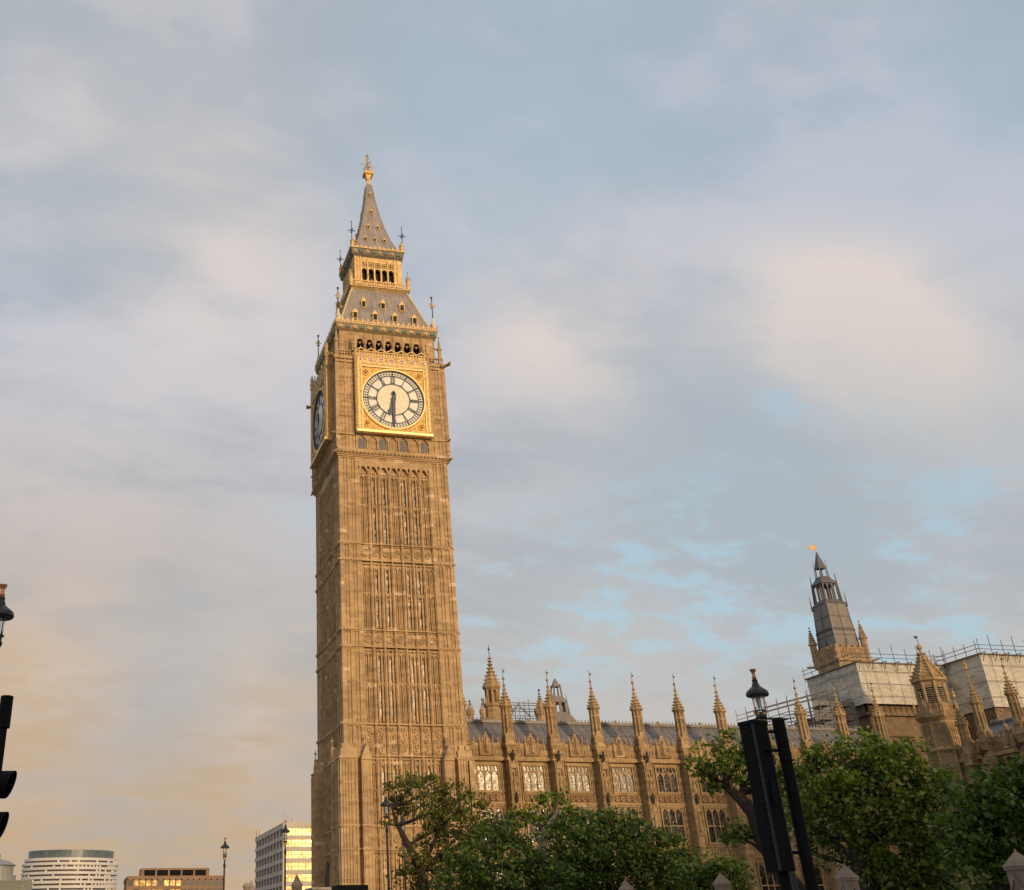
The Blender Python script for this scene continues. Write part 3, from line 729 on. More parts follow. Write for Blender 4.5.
# lantern
ln = MB(); lr = MB(); li = MB()
lr.ring(c0, c0, H1, 3.74, 71.45, 71.8); lr.ring(c0, c0, 3.74, 3.74, 71.8, 71.95)
ln.ring(c0, c0, 3.02, 3.02, 71.95, 72.9)
HL = 3.0
for k in range(4):
    ln.M = lr.M = facemat(k); a = c0-HL
    ln.box(a, a+.85, a, a+.8, 72.9, 76.7); ln.box(c0+HL-.85, c0+HL-.8, a, a+.8, 72.9, 76.7)
    for u in (a, a+.38, a+.72, c0+HL-.85, c0+HL-.5): ln.box(u, u+.13, a-.12, a, 72.5, 76.7)
    n5 = (2*HL-1.7)/5
    for i in range(6):
        x = a+.85+i*n5; ln.box(x-.09, x+.09, a-.08, a+.4, 72.9, 76.6)
        if i < 5:
            ln.spandrel(x+.09, x+n5-.09, 74.75, 75.05, a, a+.3); ln.box(x+.09, x+n5-.09, a, a+.3, 75.05, 75.25)
            xm = x+n5/2
            for q in (0, 1):
                for s_ in (-1, 1): ln.annulus(xm+s_*.16, 75.45+q*.32, .06, .14, a, a+.3, 6)
            ln.box(x+.09, x+n5-.09, a, a+.3, 75.95, 76.7)
    lr.box(c0-3.8, c0+3.7, c0-3.84, c0-3.72, 71.8, 71.9)
    for i in range(26):
        x = c0-3.78+i*.3; lr.box(x, x+.08, c0-3.8, c0-3.72, 71.9, 72.6); lr.annulus(x+.18, 72.2, .05, .11, c0-3.79, c0-3.74, 5)
        if i % 2: lr.ext([(x-.1, 72.66), (x+.18, 72.66), (x+.04, 72.95)], c0-3.8, c0-3.72)
    lr.box(c0-3.8, c0+3.72, c0-3.82, c0-3.72, 72.56, 72.68)
li.ring(c0, c0, 2.3, 2.3, 72.9, 76.6)
ln.M = None
lan = ln.build('lantern', GOLDP, tower); lr.build('gallery_railing', GOLDP, lan); li.build('lantern_chamber', DARK, lan)
un = MB(); ug = MB(); uc = MB()
un.ring(c0, c0, 3.0, 3.3, 76.65, 76.95); un.ring(c0, c0, 3.3, 3.42, 76.95, 77.7)
for k in range(4):
    ug.M = uc.M = facemat(k)
    for i in range(8):
        x = c0-3.2+i*.8
        if i % 2: ug.box(x, x+.5, c0-3.46, c0-3.3, 77.08, 77.55)
        else: uc.annulus(x+.25, 77.3, .1, .2, c0-3.45, c0-3.3, 6)
    uc.box(c0-3.5, c0+3.4, c0-3.52, c0-3.4, 77.7, 77.82)
    for i in range(24):
        x = c0-3.42+i*.29
        if i % 2 == 0: uc.ext([(x, 77.82), (x+.26, 77.82), (x+.13, 78.3)], c0-3.5, c0-3.42)
        else: uc.box(x, x+.1, c0-3.5, c0-3.42, 77.82, 78.05)
for sx in (-1, 1):
    for sy in (-1, 1):
        uc.M = None; uc.lathe([(.30, 77.7), (.3, 78.6), (.36, 78.7), (.1, 79.4)], c0+sx*3.2, c0+sy*3.2, 6)
        uc.lathe([(.26, 71.9), (.26, 73.2), (.32, 73.3), (.05, 74.2)], c0+sx*3.65, c0+sy*3.65, 6)
un.build('lantern_cornice', simple('lantern_paint', (.22, .18, .13), .7), tower); ug.build('lantern_panel', GREENP, tower); uc.build('lantern_cresting', GOLDP, tower)
# spire
sp = MB(); sprof = [(2.98, 77.7), (2.62, 78.7), (2.1, 80.2), (1.55, 82.4), (1.0, 85.2), (.62, 87.8), (.33, 90.4)]
for (a, za), (d2, zb) in zip(sprof, sprof[1:]): sp.ring(c0, c0, a, d2, za, zb)
def hs(z):
    for (a, za), (d2, zb) in zip(sprof, sprof[1:]):
        if za <= z <= zb: return a+(d2-a)*(z-za)/(zb-za)
    return .33
for k in range(4):
    sp.M = facemat(k)
    for f in (-.8, -.4, 0, .4, .8):
        for (a, za), (d2, zb) in zip(sprof, sprof[1:]): sp.tube((c0+f*a, c0-a, za), (c0+f*d2, c0-d2, zb), .035, .03, 4)
sp.M = None
for sx in (-1, 1):
    for sy in (-1, 1):
        for q in range(34):
            z = 78.3+q*.355; h = hs(z); sp.box(c0+sx*h-.07, c0+sx*h+.07, c0+sy*h-.07, c0+sy*h+.07, z, z+.14)
spire = sp.build('spire', ROOFI, tower)
for k in range(4):
    for f in (-.55, 0, .55): dormer(79.7, f, .5, k, hs, spire)
    for f in (-.42, .35): dormer(82.1, f, .5, k, hs, spire)
    dormer(85.0, 0, .48, k, hs, spire); dormer(88.2, 0, .4, k, hs, spire)
fn = MB()
fn.lathe([(.34, 90.3), (.27, 90.6), (.27, 91.3), (.34, 91.4), (.62, 91.9), (.66, 92.05)], c0, c0, 4, math.pi/4)
fn.box(c0-.62, c0+.62, c0-.62, c0+.62, 92.05, 92.5)
fn.lathe([(.5, 92.5), (.2, 92.9), (.08, 93.0), (.08, 93.4), (.2, 93.6), (.08, 93.8), (.07, 94.5), (.2, 94.9), (.05, 95.0)], c0, c0, 8)
for a in range(4):
    t = a*math.pi/2+.25; dx, dy = math.cos(t), math.sin(t)
    fn.path([(c0, c0, 93.1), (c0+.55*dx, c0+.55*dy, 93.3), (c0+.62*dx, c0+.62*dy, 93.9), (c0, c0, 94.4)], [.05]*4, 5)
    fn.sphere((c0+.95*dx, c0+.95*dy, 93.8), .1, 6, 4); fn.tube((c0+.6*dx, c0+.6*dy, 93.7), (c0+.95*dx, c0+.95*dy, 93.8), .025, .025, 4)
    fn.sphere((c0+.72*dx, c0+.72*dy, 93.1), .08, 6, 4); fn.tube((c0, c0, 93.1), (c0+.72*dx, c0+.72*dy, 93.1), .02, .02, 4)
    fn.path([(c0, c0, 94.7), (c0+.26*dx, c0+.26*dy, 95.0), (c0+.3*dx, c0+.3*dy, 95.35), (c0, c0, 95.7)], [.04]*4, 5)
fn.tube((c0, c0, 95.0), (c0, c0, 96.5), .04, .02, 5)
fn.build('finial', GOLD, tower)

# ------------------------------------------------------------------ palace range
def pinnacle_mesh(z0=0.0, r=.56):
    """octagonal shaft with slots, crocketed spirelet; base at z=0, total 7.7 m"""
    m = MB()
    m.box(-.56, .56, -.56, .56, -.3, .2); m.box(-.46, .46, -.46, .46, .2, 1.0); m.box(-.54, .54, -.54, .54, .85, 1.0)
    for k in range(4):
        m.M = Matrix.Rotation(k*math.pi/2, 4, 'Z')
        m.ext([(-.42, 1.0), (.42, 1.0), (0, 1.75)], -.52, -.40); m.box(-.5, -.38, -.52, -.4, .2, .9); m.box(.38, .5, -.52, -.4, .2, .9); m.sphere((0, -.5, 1.0), .1, 5, 3)
    m.M = None
    m.lathe([(r*.78, 1.0), (r*.74, 3.9)], 0, 0, 8, math.pi/8)
    for i in range(8):
        t = math.pi/8+i*math.pi/4; x, y = r*.9*math.cos(t), r*.9*math.sin(t)
        m.tube((x, y, 1.0), (x*.93, y*.93, 3.9), .085, .08, 5)
    m.lathe([(r*.9, 3.0), (r*.98, 3.15), (r*.9, 3.25)], 0, 0, 8, math.pi/8)
    m.lathe([(r*.95, 3.8), (r*1.3, 4.0), (r*1.3, 4.1), (r*.95, 4.2)], 0, 0, 8, math.pi/8)
    m.lathe([(r*.88, 4.2), (r*.58, 4.7), (r*.33, 5.3), (r*.17, 6.0), (.045, 6.9)], 0, 0, 8, math.pi/8)
    for lv, (z, rr) in enumerate(((4.32, .58), (4.62, .46), (4.94, .35), (5.3, .26), (5.7, .19), (6.15, .14))):
        for i in range(8 if lv < 4 else 4):
            t = math.pi/8+i*math.pi/(4 if lv < 4 else 2)
            cs_ = .075 if lv < 3 else .055; m.box(rr*math.cos(t)-cs_, rr*math.cos(t)+cs_, rr*math.sin(t)-cs_, rr*math.sin(t)+cs_, z-.05, z+.08)
    m.lathe([(.04, 6.7), (.17, 6.85), (.17, 6.95), (.04, 7.1)], 0, 0, 6)
    return m
def pinnacle_vane():
    m = MB(); m.tube((0, 0, 6.9), (0, 0, 8.0), .03, .018, 5); m.ext([(0, 7.6), (.2, 7.55), (.2, 7.8), (0, 7.8)], -.012, .012); m.sphere((0, 0, 8.0), .05, 5, 3)
    return m
BAY = 5.08
class Range:
    """one length of the palace, local frame: x along the front, y inwards, z up"""
    def __init__(s, root, mw, n, x0, seed, mat=STP, pale=()):
        s.root = root; s.mw = mw; s.n = n; s.x0 = x0; s.pale = pale; s.mat = mat; s.r = random.Random(seed)
    def mb(s): m = MB(); m.M = s.mw; return m
    def run(s, xa, xb, bays, roof_z=22.3, low=True, roofmat=LEAD):
        YF, YW = 5.95, 7.25
        w = s.mb()
        w.box(xa, xb, YW, YW+2, 0, 19.2)
        pr = s.mb()
        for z, e in ((17.55, .42), (17.75, .30), (14.3, .14), (13.3, .12), (9.3, .14), (8.2, .12)):
            w.box(xa, xb, YW-e, YW, z-.1, z+.12)
        w.box(xa, xb, YW-.08, YW, 17.87, 18.1)
        # parapet panelling
        pr.box(xa, xb, YW-.12, YW+.2, 18.0, 18.9); pr.box(xa, xb, YW-.2, YW+.25, 18.85, 19.0)
        nx = int((xb-xa)/.36)
        for i in range(nx):
            x = xa+(i+.5)*(xb-xa)/nx
            pr.box(x-.05, x+.05, YW-.2, YW-.12, 18.05, 18.85); pr.spandrel(x-.18, x+.18, 18.55, 18.8, YW-.17, YW-.12)
            if i % 2 == 0: pr.box(x-.14, x+.14, YW-.15, YW+.15, 19.0, 19.32); pr.ext([(x-.16, 19.32), (x+.16, 19.32), (x, 19.5)], YW-.15, YW+.15)
        for i in range(int((xb-xa)/.42)):                      # carved bosses in the cornice
            x = xa+.2+i*.42; w.sphere((x, YW-.36, 17.62), .13, 5, 3)
        for i in range(bays[0], bays[1]):
            x = s.x0+i*BAY; xc = x+BAY/2+.10
            # gabled centre of the parapet with a statue-like finial
            pr.box(xc-.7, xc+.7, YW-.3, YW+.1, 18.0, 19.3)
            pr.ext([(xc-.5, 19.4), (xc+.5, 19.4), (xc+.2, 19.95), (xc, 20.4), (xc-.2, 19.95)], YW-.28, YW+.05)
            for q in range(4):
                for s_ in (-1, 1): pr.sphere((xc+s_*(.5-.13*q), YW-.2, 19.5+.24*q), .09, 5, 3)
            for q in range(5): pr.box(xc-.78+q*.33, xc-.70+q*.33, YW-.36, YW-.3, 18.1, 19.3)
            for s_ in (-1, 1):
                pr.box(xc+s_*1.15-.3, xc+s_*1.15+.3, YW-.2, YW+.1, 19.0, 19.25); pr.lathe([(.09, 19.0), (.09, 19.5), (.13, 19.55), (.02, 19.95)], xc+s_*1.35, YW-.2, 6); pr.lathe([(.08, 19.0), (.08, 19.3), (.12, 19.35), (.02, 19.75)], xc+s_*1.8, YW-.2, 6)
            pr.box(xc-.28, xc+.28, YW-.42, YW-.28, 18.2, 19.5); pr.lathe([(.2, 18.3), (.24, 18.9), (.16, 19.4), (.13, 19.7), (.02, 19.9)], xc, YW-.45, 6)
            for s_ in (-1, 1): pr.lathe([(.11, 18.0), (.11, 19.5), (.16, 19.55), (.02, 20.1)], xc+s_*.72, YW-.3, 6)
            pr.tube((xc, YW-.1, 20.5), (xc, YW-.1, 21.7), .035, .03, 5); pr.sphere((xc, YW-.1, 21.75), .15, 7, 5)
            # pilaster strips between windows and buttress
            for dx in (-1.9, -1.66, -1.42, 1.42, 1.6, 1.78, 1.96):
                w.box(xc+dx-.045, xc+dx+.045, YW-.14, YW, 0, 17.4)
            for z_ in (5, 7.4, 11, 12.9, 15.6, 17.0):
                for dx in (-1.9, -1.66, 1.42, 1.6, 1.78): w.spandrel(xc+dx+.045, xc+dx+.16, z_, z_+.25, YW-.1, YW); w.box(xc+dx+.045, xc+dx+.16, YW-.1, YW, z_+.25, z_+.35)
            w.box(xc-1.30, xc+1.30, YW-.16, YW, 17.1, 17.3)
            # quatrefoil band
            for q in range(4):
                xq = xc-.97+q*.65
                w.annulus(xq, 13.82, .17, .27, YW-.14, YW, 8); w.box(xq-.03, xq+.03, YW-.09, YW, 13.6, 14.04); w.box(xq-.2, xq-.03, YW-.085, YW, 13.79, 13.85); w.box(xq+.03, xq+.2, YW-.085, YW, 13.79, 13.85)
            for q in range(7): w.box(xc-1.0+q*.32, xc-.92+q*.32, YW-.1, YW, 8.3, 9.2)
            for zr, (z0, z1, kind) in enumerate(((14.55, 17.0, 'up'), (9.6, 13.0, 'lo'), (3.5, 7.6, 'lo'))):
                hw_ = 1.12
                fr = s.mb()
                fr.box(xc-hw_-.14, xc-hw_, YW-.2, YW-.02, z0-.1, z1+.12); fr.box(xc+hw_, xc+hw_+.14, YW-.2, YW-.02, z0-.1, z1+.12)
                fr.box(xc-hw_-.2, xc+hw_+.2, YW-.24, YW-.02, z1, z1+.16); fr.box(xc-hw_-.2, xc+hw_+.2, YW-.26, YW-.02, z0-.2, z0)
                nl = 3; lw = 2*hw_/nl
                for q in range(nl+1):
                    xx = xc-hw_+q*lw
                    if 0 < q < nl: fr.box(xx-.055, xx+.055, YW-.15, YW-.02, z0, z1)
                    if q < nl:
                        zh = z1-1.0 if kind == 'up' else z1-.55
                        fr.spandrel(xx+.05, xx+lw-.05, zh, zh+.42, YW-.13, YW-.04)
                        if kind == 'up':
                            fr.box(xx+.05, xx+lw-.05, YW-.13, YW-.04, zh+.42, zh+.48)
                            fr.box(xx+lw/2-.03, xx+lw/2+.03, YW-.13, YW-.04, zh+.42, z1)
                            for s_ in (0, 1): fr.spandrel(xx+s_*lw/2+.03, xx+s_*lw/2+lw/2-.03, z1-.22, z1, YW-.13, YW-.04)
                        else: fr.box(xx+.05, xx+lw-.05, YW-.13, YW-.04, zh+.42, z1)
                if kind == 'lo':
                    zt = (z0+z1)/2-.1; fr.box(xc-hw_, xc+hw_, YW-.16, YW-.04, zt-.06, zt+.06)
                o = fr.build('window', s.mat, s.root)
                g = s.mb(); g.box(xc-hw_, xc+hw_, YW-.035, YW-.005, z0, z1)
                g.build('pane', GL_PALE if (zr == 0 and i in s.pale) else GL_DARK, o)
                lead = s.mb()
                for q in range(1, int((z1-z0)/.32)): lead.box(xc-hw_, xc+hw_, YW-.05, YW-.036, z0+q*.32-.012, z0+q*.32+.012)
                lead.build('glazing_bar', IRON, o)
        w.build('wall', s.mat, s.root); pr.build('parapet', s.mat, s.root)
        rq = s.mb(); db = s.mb()
        for i in range(bays[0], bays[1]):
            xc = s.x0+i*BAY+BAY/2+.10; rq.box(xc-1.25, xc+1.25, YW-.02, YW+.01, 13.5, 14.12)
            for q in range(7): pass
        rq.build('quatrefoil_ground', bpy.data.materials.get('red_ground') or simple('red_ground', (.16, .075, .045), .9), s.root)
        pin = van = None
        for i in range(bays[0], bays[1]+1):
            x = s.x0+i*BAY
            if x < xa-.6 or x > xb+.6: continue
            bt = s.mb()
            bt.box(x-.52, x+.52, YF, YW+.2, 0, 13.3); bt.box(x-.48, x+.48, YF+.1, YW+.2, 13.3, 17.6); bt.box(x-.56, x+.56, YF-.06, YW, 13.2, 13.42)
            bt.box(x-.46, x+.46, YF+.25, YW+.3, 17.6, 19.3)
            for dx in (-.42, -.1, .1, .34): bt.box(x+dx, x+dx+.08, YF+.18, YF+.26, 17.7, 18.85)
            bt.box(x-.64, x+.64, YF-.02, YW, 17.42, 17.62); bt.box(x-.6, x+.6, YF+.1, YW+.2, 18.9, 19.05)
            for dx in (-.48, -.34, .24, .38): bt.box(x+dx, x+dx+.09, YF-.08, YF+.1, 0, 17.3)
            for z_ in (2, 4, 6, 8, 10, 15.3): bt.spandrel(x-.25, x+.24, z_, z_+.4, YF-.06, YF+.1); bt.box(x-.4, x+.4, YF-.1, YF+.1, z_+.4, z_+.5)
            bt.box(x-.3, x+.3, YF-.1, YF+.1, 14.1, 14.3); bt.box(x-.34, x+.34, YF-.14, YF+.1, 16.6, 16.85)   # niche with statue
            bt.ext([(x-.34, 16.85), (x+.34, 16.85), (x, 17.4)], YF-.1, YF+.1)
            bt.lathe([(.17, 14.3), (.22, 14.6), (.16, 15.3), (.19, 15.75), (.09, 15.9), (.12, 16.05), (.08, 16.25)], x, YF-.02, 7)
            bt.lathe([(.16, 10.4), (.2, 10.7), (.15, 11.4), (.18, 11.8), (.08, 11.95), (.11, 12.1), (.07, 12.3)], x, YF-.1, 7)
            bt.box(x-.3, x+.3, YF-.16, YF, 10.2, 10.4); bt.ext([(x-.3, 12.5), (x+.3, 12.5), (x, 13.1)], YF-.12, YF)
            for z_ in (13.9, 18.1, 9.0): bt.box(x-.5, x+.5, YF-.08, YF+.2, z_-.05, z_+.05)
            o = bt.build('buttress', s.mat, s.root)
            db = s.mb()
            for z_ in (17.75, 13.6):
                db.tube((x, YF, z_+.1), (x-.05, YF-.45, z_), .13, .10, 5); db.lathe([(.10, z_-.35), (.17, z_-.1), (.15, z_+.25), (.10, z_+.4), (.13, z_+.55), (.02, z_+.7)], x-.05, YF-.3, 6)
            db.build('carved_beast', bpy.data.materials.get('dark_carving') or simple('dark_carving', (.06, .045, .035), .9), o)
            if s.mw is not None: p = s.mw @ Vector((x, 6.72, 19.0))
            else: p = Vector((x, 6.72, 19.0))
            if pin is None:
                pin = pinnacle_mesh().build('pinnacle', s.mat, s.root); van = pinnacle_vane().build('weather_vane', IRON, pin)
                pin.location = p
            else:
                q = pin.copy(); C.collection.objects.link(q); q.parent = s.root; q.location = p
                v_ = van.copy(); C.collection.objects.link(v_); v_.parent = q
        # roof
        rf_ = s.mb(); ye, yr = YW+.7, YW+5.2; ze = 18.3; zr_ = roof_z
        rf_.ext([(0, 0), (1, 0), (1, 1)], 0, 0) if False else None
        bb = rf_.pts([(xa, ye, ze), (xb, ye, ze), (xb, yr, zr_), (xa, yr, zr_), (xa, 2*yr-ye, ze), (xb, 2*yr-ye, ze)])
        rf_.f += [[bb, bb+1, bb+2, bb+3], [bb+3, bb+2, bb+5, bb+4], [bb, bb+3, bb+4], [bb+1, bb+5, bb+2]]
        nr = int((xb-xa)/.86)
        for i in range(nr+1):
            x = xa+.2+i*(xb-xa-.4)/nr; rf_.tube((x, ye, ze+.01), (x, yr, zr_+.01), .045, .045, 4)
        for t in (.3, .62, .9):
            rf_.tube((xa, ye+(yr-ye)*t, ze+(zr_-ze)*t+.01), (xb, ye+(yr-ye)*t, ze+(zr_-ze)*t+.01), .035, .035, 4)
        rf_.box(xa, xb, yr-.18, yr+.18, zr_-.05, zr_+.22)
        rfo = rf_.build('roof', roofmat, s.root)
        cr = s.mb(); cr.tube((xa+.1, yr, zr_+.24), (xb-.1, yr, zr_+.24), .06, .06, 5)
        for i in range(int((xb-xa)/.42)):
            x = xa+.2+i*.42; cr.lathe([(.04, zr_+.2), (.035, zr_+.34), (.09, zr_+.4), (.02, zr_+.52)], x, yr, 5)
        cr.build('ridge_cresting', simple('cresting_lead', (.30, .28, .25), .6) if 'cresting_lead' not in bpy.data.materials else bpy.data.materials['cresting_lead'], rfo)
pal = empty('palace_range', 'long stone palace range with lead roof running right from the clock tower', 'palace building')
Range(pal, None, 9, 19.46, 3, STP, pale=(-1, 0, 1, 2)).run(12.5, 67.0, (-1, 9))
wing = empty('palace_wing', 'stone palace wing behind the right hand trees with an octagonal capped turret', 'palace building')
# wing runs towards the viewer: local x -> -Y, local y -> +X
MW = Matrix(((0, 1, 0, 64.2), (-1, 0, 0, 0), (0, 0, 1, 0), (0, 0, 0, 1)))
SLATE = simple('blue_slate', (.13, .16, .175), .45, 0, .3, .8)
Range(wing, MW, 6, 1.95-BAY, 5, STP).run(-3.0, 36, (1, 7), 21.6, roofmat=SLATE)
# octagonal turret at the wing's corner
t = MB(); tx, ty = 71.45, 5.0
_lt = t.lathe; _sp = t.sphere
t.lathe([(2.35, 0), (2.35, 18.6), (2.55, 18.8), (2.55, 19.1), (2.3, 19.3), (2.25, 22.1), (2.75, 22.5), (2.75, 22.8), (1.95, 23.0), (1.9, 24.1)], tx, ty, 8, math.pi/8)
for k in range(8):                                            # blind tracery on every side
    t.M = Matrix.Translation((tx, ty, 0)) @ Matrix.Rotation(k*math.pi/4, 4, 'Z') @ Matrix.Rotation(math.pi/2, 4, 'Z')
    for (za, zb_, y_) in ((9, 18.4, -2.18), (19.5, 21.9, -2.1)):
        for x in (-.62, -.31, 0, .31, .62): t.box(x-.045, x+.045, y_-.12, y_+.05, za, zb_)
        for x in (-.62, -.31, 0, .31): t.spandrel(x+.045, x+.265, zb_-.55, zb_-.2, y_-.1, y_+.05)
        t.box(-.7, .7, y_-.14, y_+.05, zb_-.15, zb_)
    for z in (11.5, 14.6, 17.0): t.box(-.75, .75, -2.34, -2.1, z, z+.14)
    for i_ in range(6): t.sphere((-.8+.32*i_, -2.58, 22.65), .13, 5, 3); t.sphere((-.8+.32*i_, -2.42, 18.95), .13, 5, 3)
    for q in range(6): t.box(-.8+q*.3, -.66+q*.3, -2.62, -2.45, 22.8, 23.2)
t.M = None
for i in range(8):
    a = math.pi/8+i*math.pi/4; x, y = math.cos(a), math.sin(a)
    t.tube((tx+2.4*x, ty+2.4*y, 0), (tx+2.35*x, ty+2.35*y, 21.8), .24, .22, 6)
    t.tube((tx+1.88*x, ty+1.88*y, 22.9), (tx+1.8*x, ty+1.8*y, 26.7), .22, .22, 6)
    t.lathe([(.18, 22.8), (.16, 23.6), (.22, 23.7), (.03, 24.5)], tx+2.6*x, ty+2.6*y, 6)
    for q in range(8):
        z = 27.0+q*.42; rr = (2.1, 1.85, 1.55, 1.25, .98, .74, .52, .36)[q]
        t.box(tx+rr*x-.17, tx+rr*x+.17, ty+rr*y-.17, ty+rr*y+.17, z-.1, z+.14)
    a2 = i*math.pi/4; x2, y2 = math.cos(a2), math.sin(a2)
    for zz in (19.4, 20.2, 21.0): t.sphere((tx+2.18*x2, ty+2.18*y2, zz), .18, 5, 3)
t.lathe([(1.75, 26.0), (1.9, 26.5), (2.25, 26.7), (2.25, 26.95), (1.95, 27.05), (1.42, 27.9), (.86, 28.9), (.40, 29.8), (.2, 30.2)], tx, ty, 8, math.pi/8)
for q in range(7):
    rr_ = 1.9-.25*q; t.lathe([(rr_, 27.15+q*.4), (rr_+.1, 27.2+q*.4), (rr_-.05, 27.3+q*.4)], tx, ty, 8, math.pi/8)
t.lathe([(.2, 30.1), (.18, 30.4), (.36, 30.65), (.30, 30.95), (.1, 31.15)], tx, ty, 8)
trt = t.build('turret', STP, wing)
td = MB(); td.lathe([(1.35, 23.0), (1.35, 26.3)], tx, ty, 8, math.pi/8)
td.build('turret_chamber', DARK, trt)
tl = MB()
for i in range(8):
    a2 = i*math.pi/4
    for q in range(9):
        z = 24.2+q*.24
        tl.M = Matrix.Translation((tx, ty, 0)) @ Matrix.Rotation(a2, 4, 'Z'); tl.box(1.6, 1.75, -.42, .42, z, z+.09)
tl.build('louvre', STD, trt)
tv = MB(); tv.tube((tx, ty, 31.1), (tx, ty, 32.2), .04, .03, 5); tv.box(tx-.4, tx+.1, ty-.02, ty+.02, 31.8, 32.1); tv.build('weather_vane', IRON, trt)
trt.scale = (.88, .88, 1); trt.location = (tx*.12+.25, ty*.12, 0)
# gilded vane statue on the neighbouring pinnacles
for (yy, zz) in ((-3.42+1.7, 23.4),):
    g_ = pinnacle_mesh().build('pinnacle', STP, wing); g_.location = (70.9, .9, 17.2)
for gx_, yy, zz in ((70.9, .9, 24.2), (70.92, -1.95, 26.7)):
    q = MB(); q.lathe([(.05, zz-.1), (.2, zz+.05), (.1, zz+.3), (.2, zz+.5), (.03, zz+.7)], gx_, yy, 6); q.sphere((gx_, yy, zz+.85), .10, 6, 4); q.tube((gx_, yy, zz-.9), (gx_, yy, zz+.7), .03, .03, 4)
    q.build('gilded_vane', GOLD, wing)

# ------------------------------------------------------------------ things rising behind the roofs
def far_turret(name, label, x, y, r, z_base, z_eave, z_tip, vane_top=None, mat=STP, openw=True, group=None):
    m = MB(); R8 = math.pi/8
    m.lathe([(r, 0), (r, z_base), (r*1.22, z_base+.15), (r*1.22, z_base+.45), (r*.8, z_base+.6)], x, y, 8, R8)
    m.lathe([(r*.45, z_base+.6), (r*.45, z_eave)], x, y, 8, R8)
    for i in range(8):
        a = R8+i*math.pi/4; cx_, cy_ = x+r*.82*math.cos(a), y+r*.82*math.sin(a)
        m.tube((cx_, cy_, z_base), (cx_, cy_, z_eave), r*.14, r*.14, 6)
        m.lathe([(r*.1, z_base+.3), (r*.1, z_base+.3+r*.5), (.02, z_base+.3+r)], x+r*1.15*math.cos(a), y+r*1.15*math.sin(a), 5)
    H = z_tip-z_eave
    m.lathe([(r*.85, z_eave-.5), (r*1.2, z_eave-.15), (r*1.2, z_eave+.15), (r*.95, z_eave+.25), (r*.8, z_eave+H*.2), (r*.42, z_eave+H*.42), (r*.17, z_eave+H*.62), (r*.1, z_eave+H*.8), (r*.03, z_tip)], x, y, 8, R8)
    for q in range(7):
        f = q/7; z = z_eave+.4+H*f*.85; rr = r*(1.0, .9, .72, .5, .34, .24, .17)[q]
        for i in range(8): a = R8+i*math.pi/4; m.sphere((x+rr*math.cos(a), y+rr*math.sin(a), z), r*.12, 5, 3)
    for f in (.68, .8, .92): m.lathe([(r*.05, z_eave+H*f-.08), (r*.3, z_eave+H*f), (r*.05, z_eave+H*f+.1)], x, y, 6)
    e = empty(name, label, 'turret', group)
    m.build('stonework', mat, e)
    if vane_top:
        v_ = MB(); v_.tube((x, y, z_tip-.2), (x, y, vane_top), .05, .03, 5); v_.sphere((x, y, z_tip+(vane_top-z_tip)*.6), .14, 6, 4); v_.build('vane_rod', IRON, e)
    return e
P = at(492.8, 700, 128); P2 = at(488.5, 660, 128)
k_ = 128
Zp = lambda px, py: at(px, py, k_).z
far_turret('stone_turret', 'octagonal stone turret with open belfry rising behind roof beside the clock tower', P.x, P.y, .92, Zp(493, 708), Zp(490, 687), Zp(488, 656), Zp(488, 645))
P = at(541, 712, 128)
far_turret('stone_turret', 'small squat stone turret peeping over the ridge before the grey lantern', P.x, P.y, .62, Zp(541, 716), Zp(540.5, 712), Zp(539.5, 692), Zp(539, 689))
P = at(470.5, 715, 135); 
far_turret('stone_pinnacle', 'slim dark pinnacle in the gap between clock tower and turret', P.x, P.y, .4, at(471, 716, 135).z, at(471, 711, 135).z, at(469.5, 703, 135).z, at(469, 700, 135).z)
P = at(483, 712, 135)
far_turret('stone_pinnacle', 'thin spiky pinnacle touching left side of the octagonal turret', P.x, P.y, .35, at(483, 715, 135).z, at(483, 711, 135).z, at(482.3, 704, 135).z, at(482, 697, 135).z)

def openwork_lantern(name, label, x, y, z0, z1, z2, z3, z4, z5, wd, mat, up_mat, seed, vane=None):
    """square ventilating tower: louvred box z0..z1 with steps, open stage z1..z2, small stage z3, tip z4"""
    pass
GREYL = simple('grey_lead_panel', (.20, .18, .155), .55, .1, .25, .6, sc=(1, 1, .5))
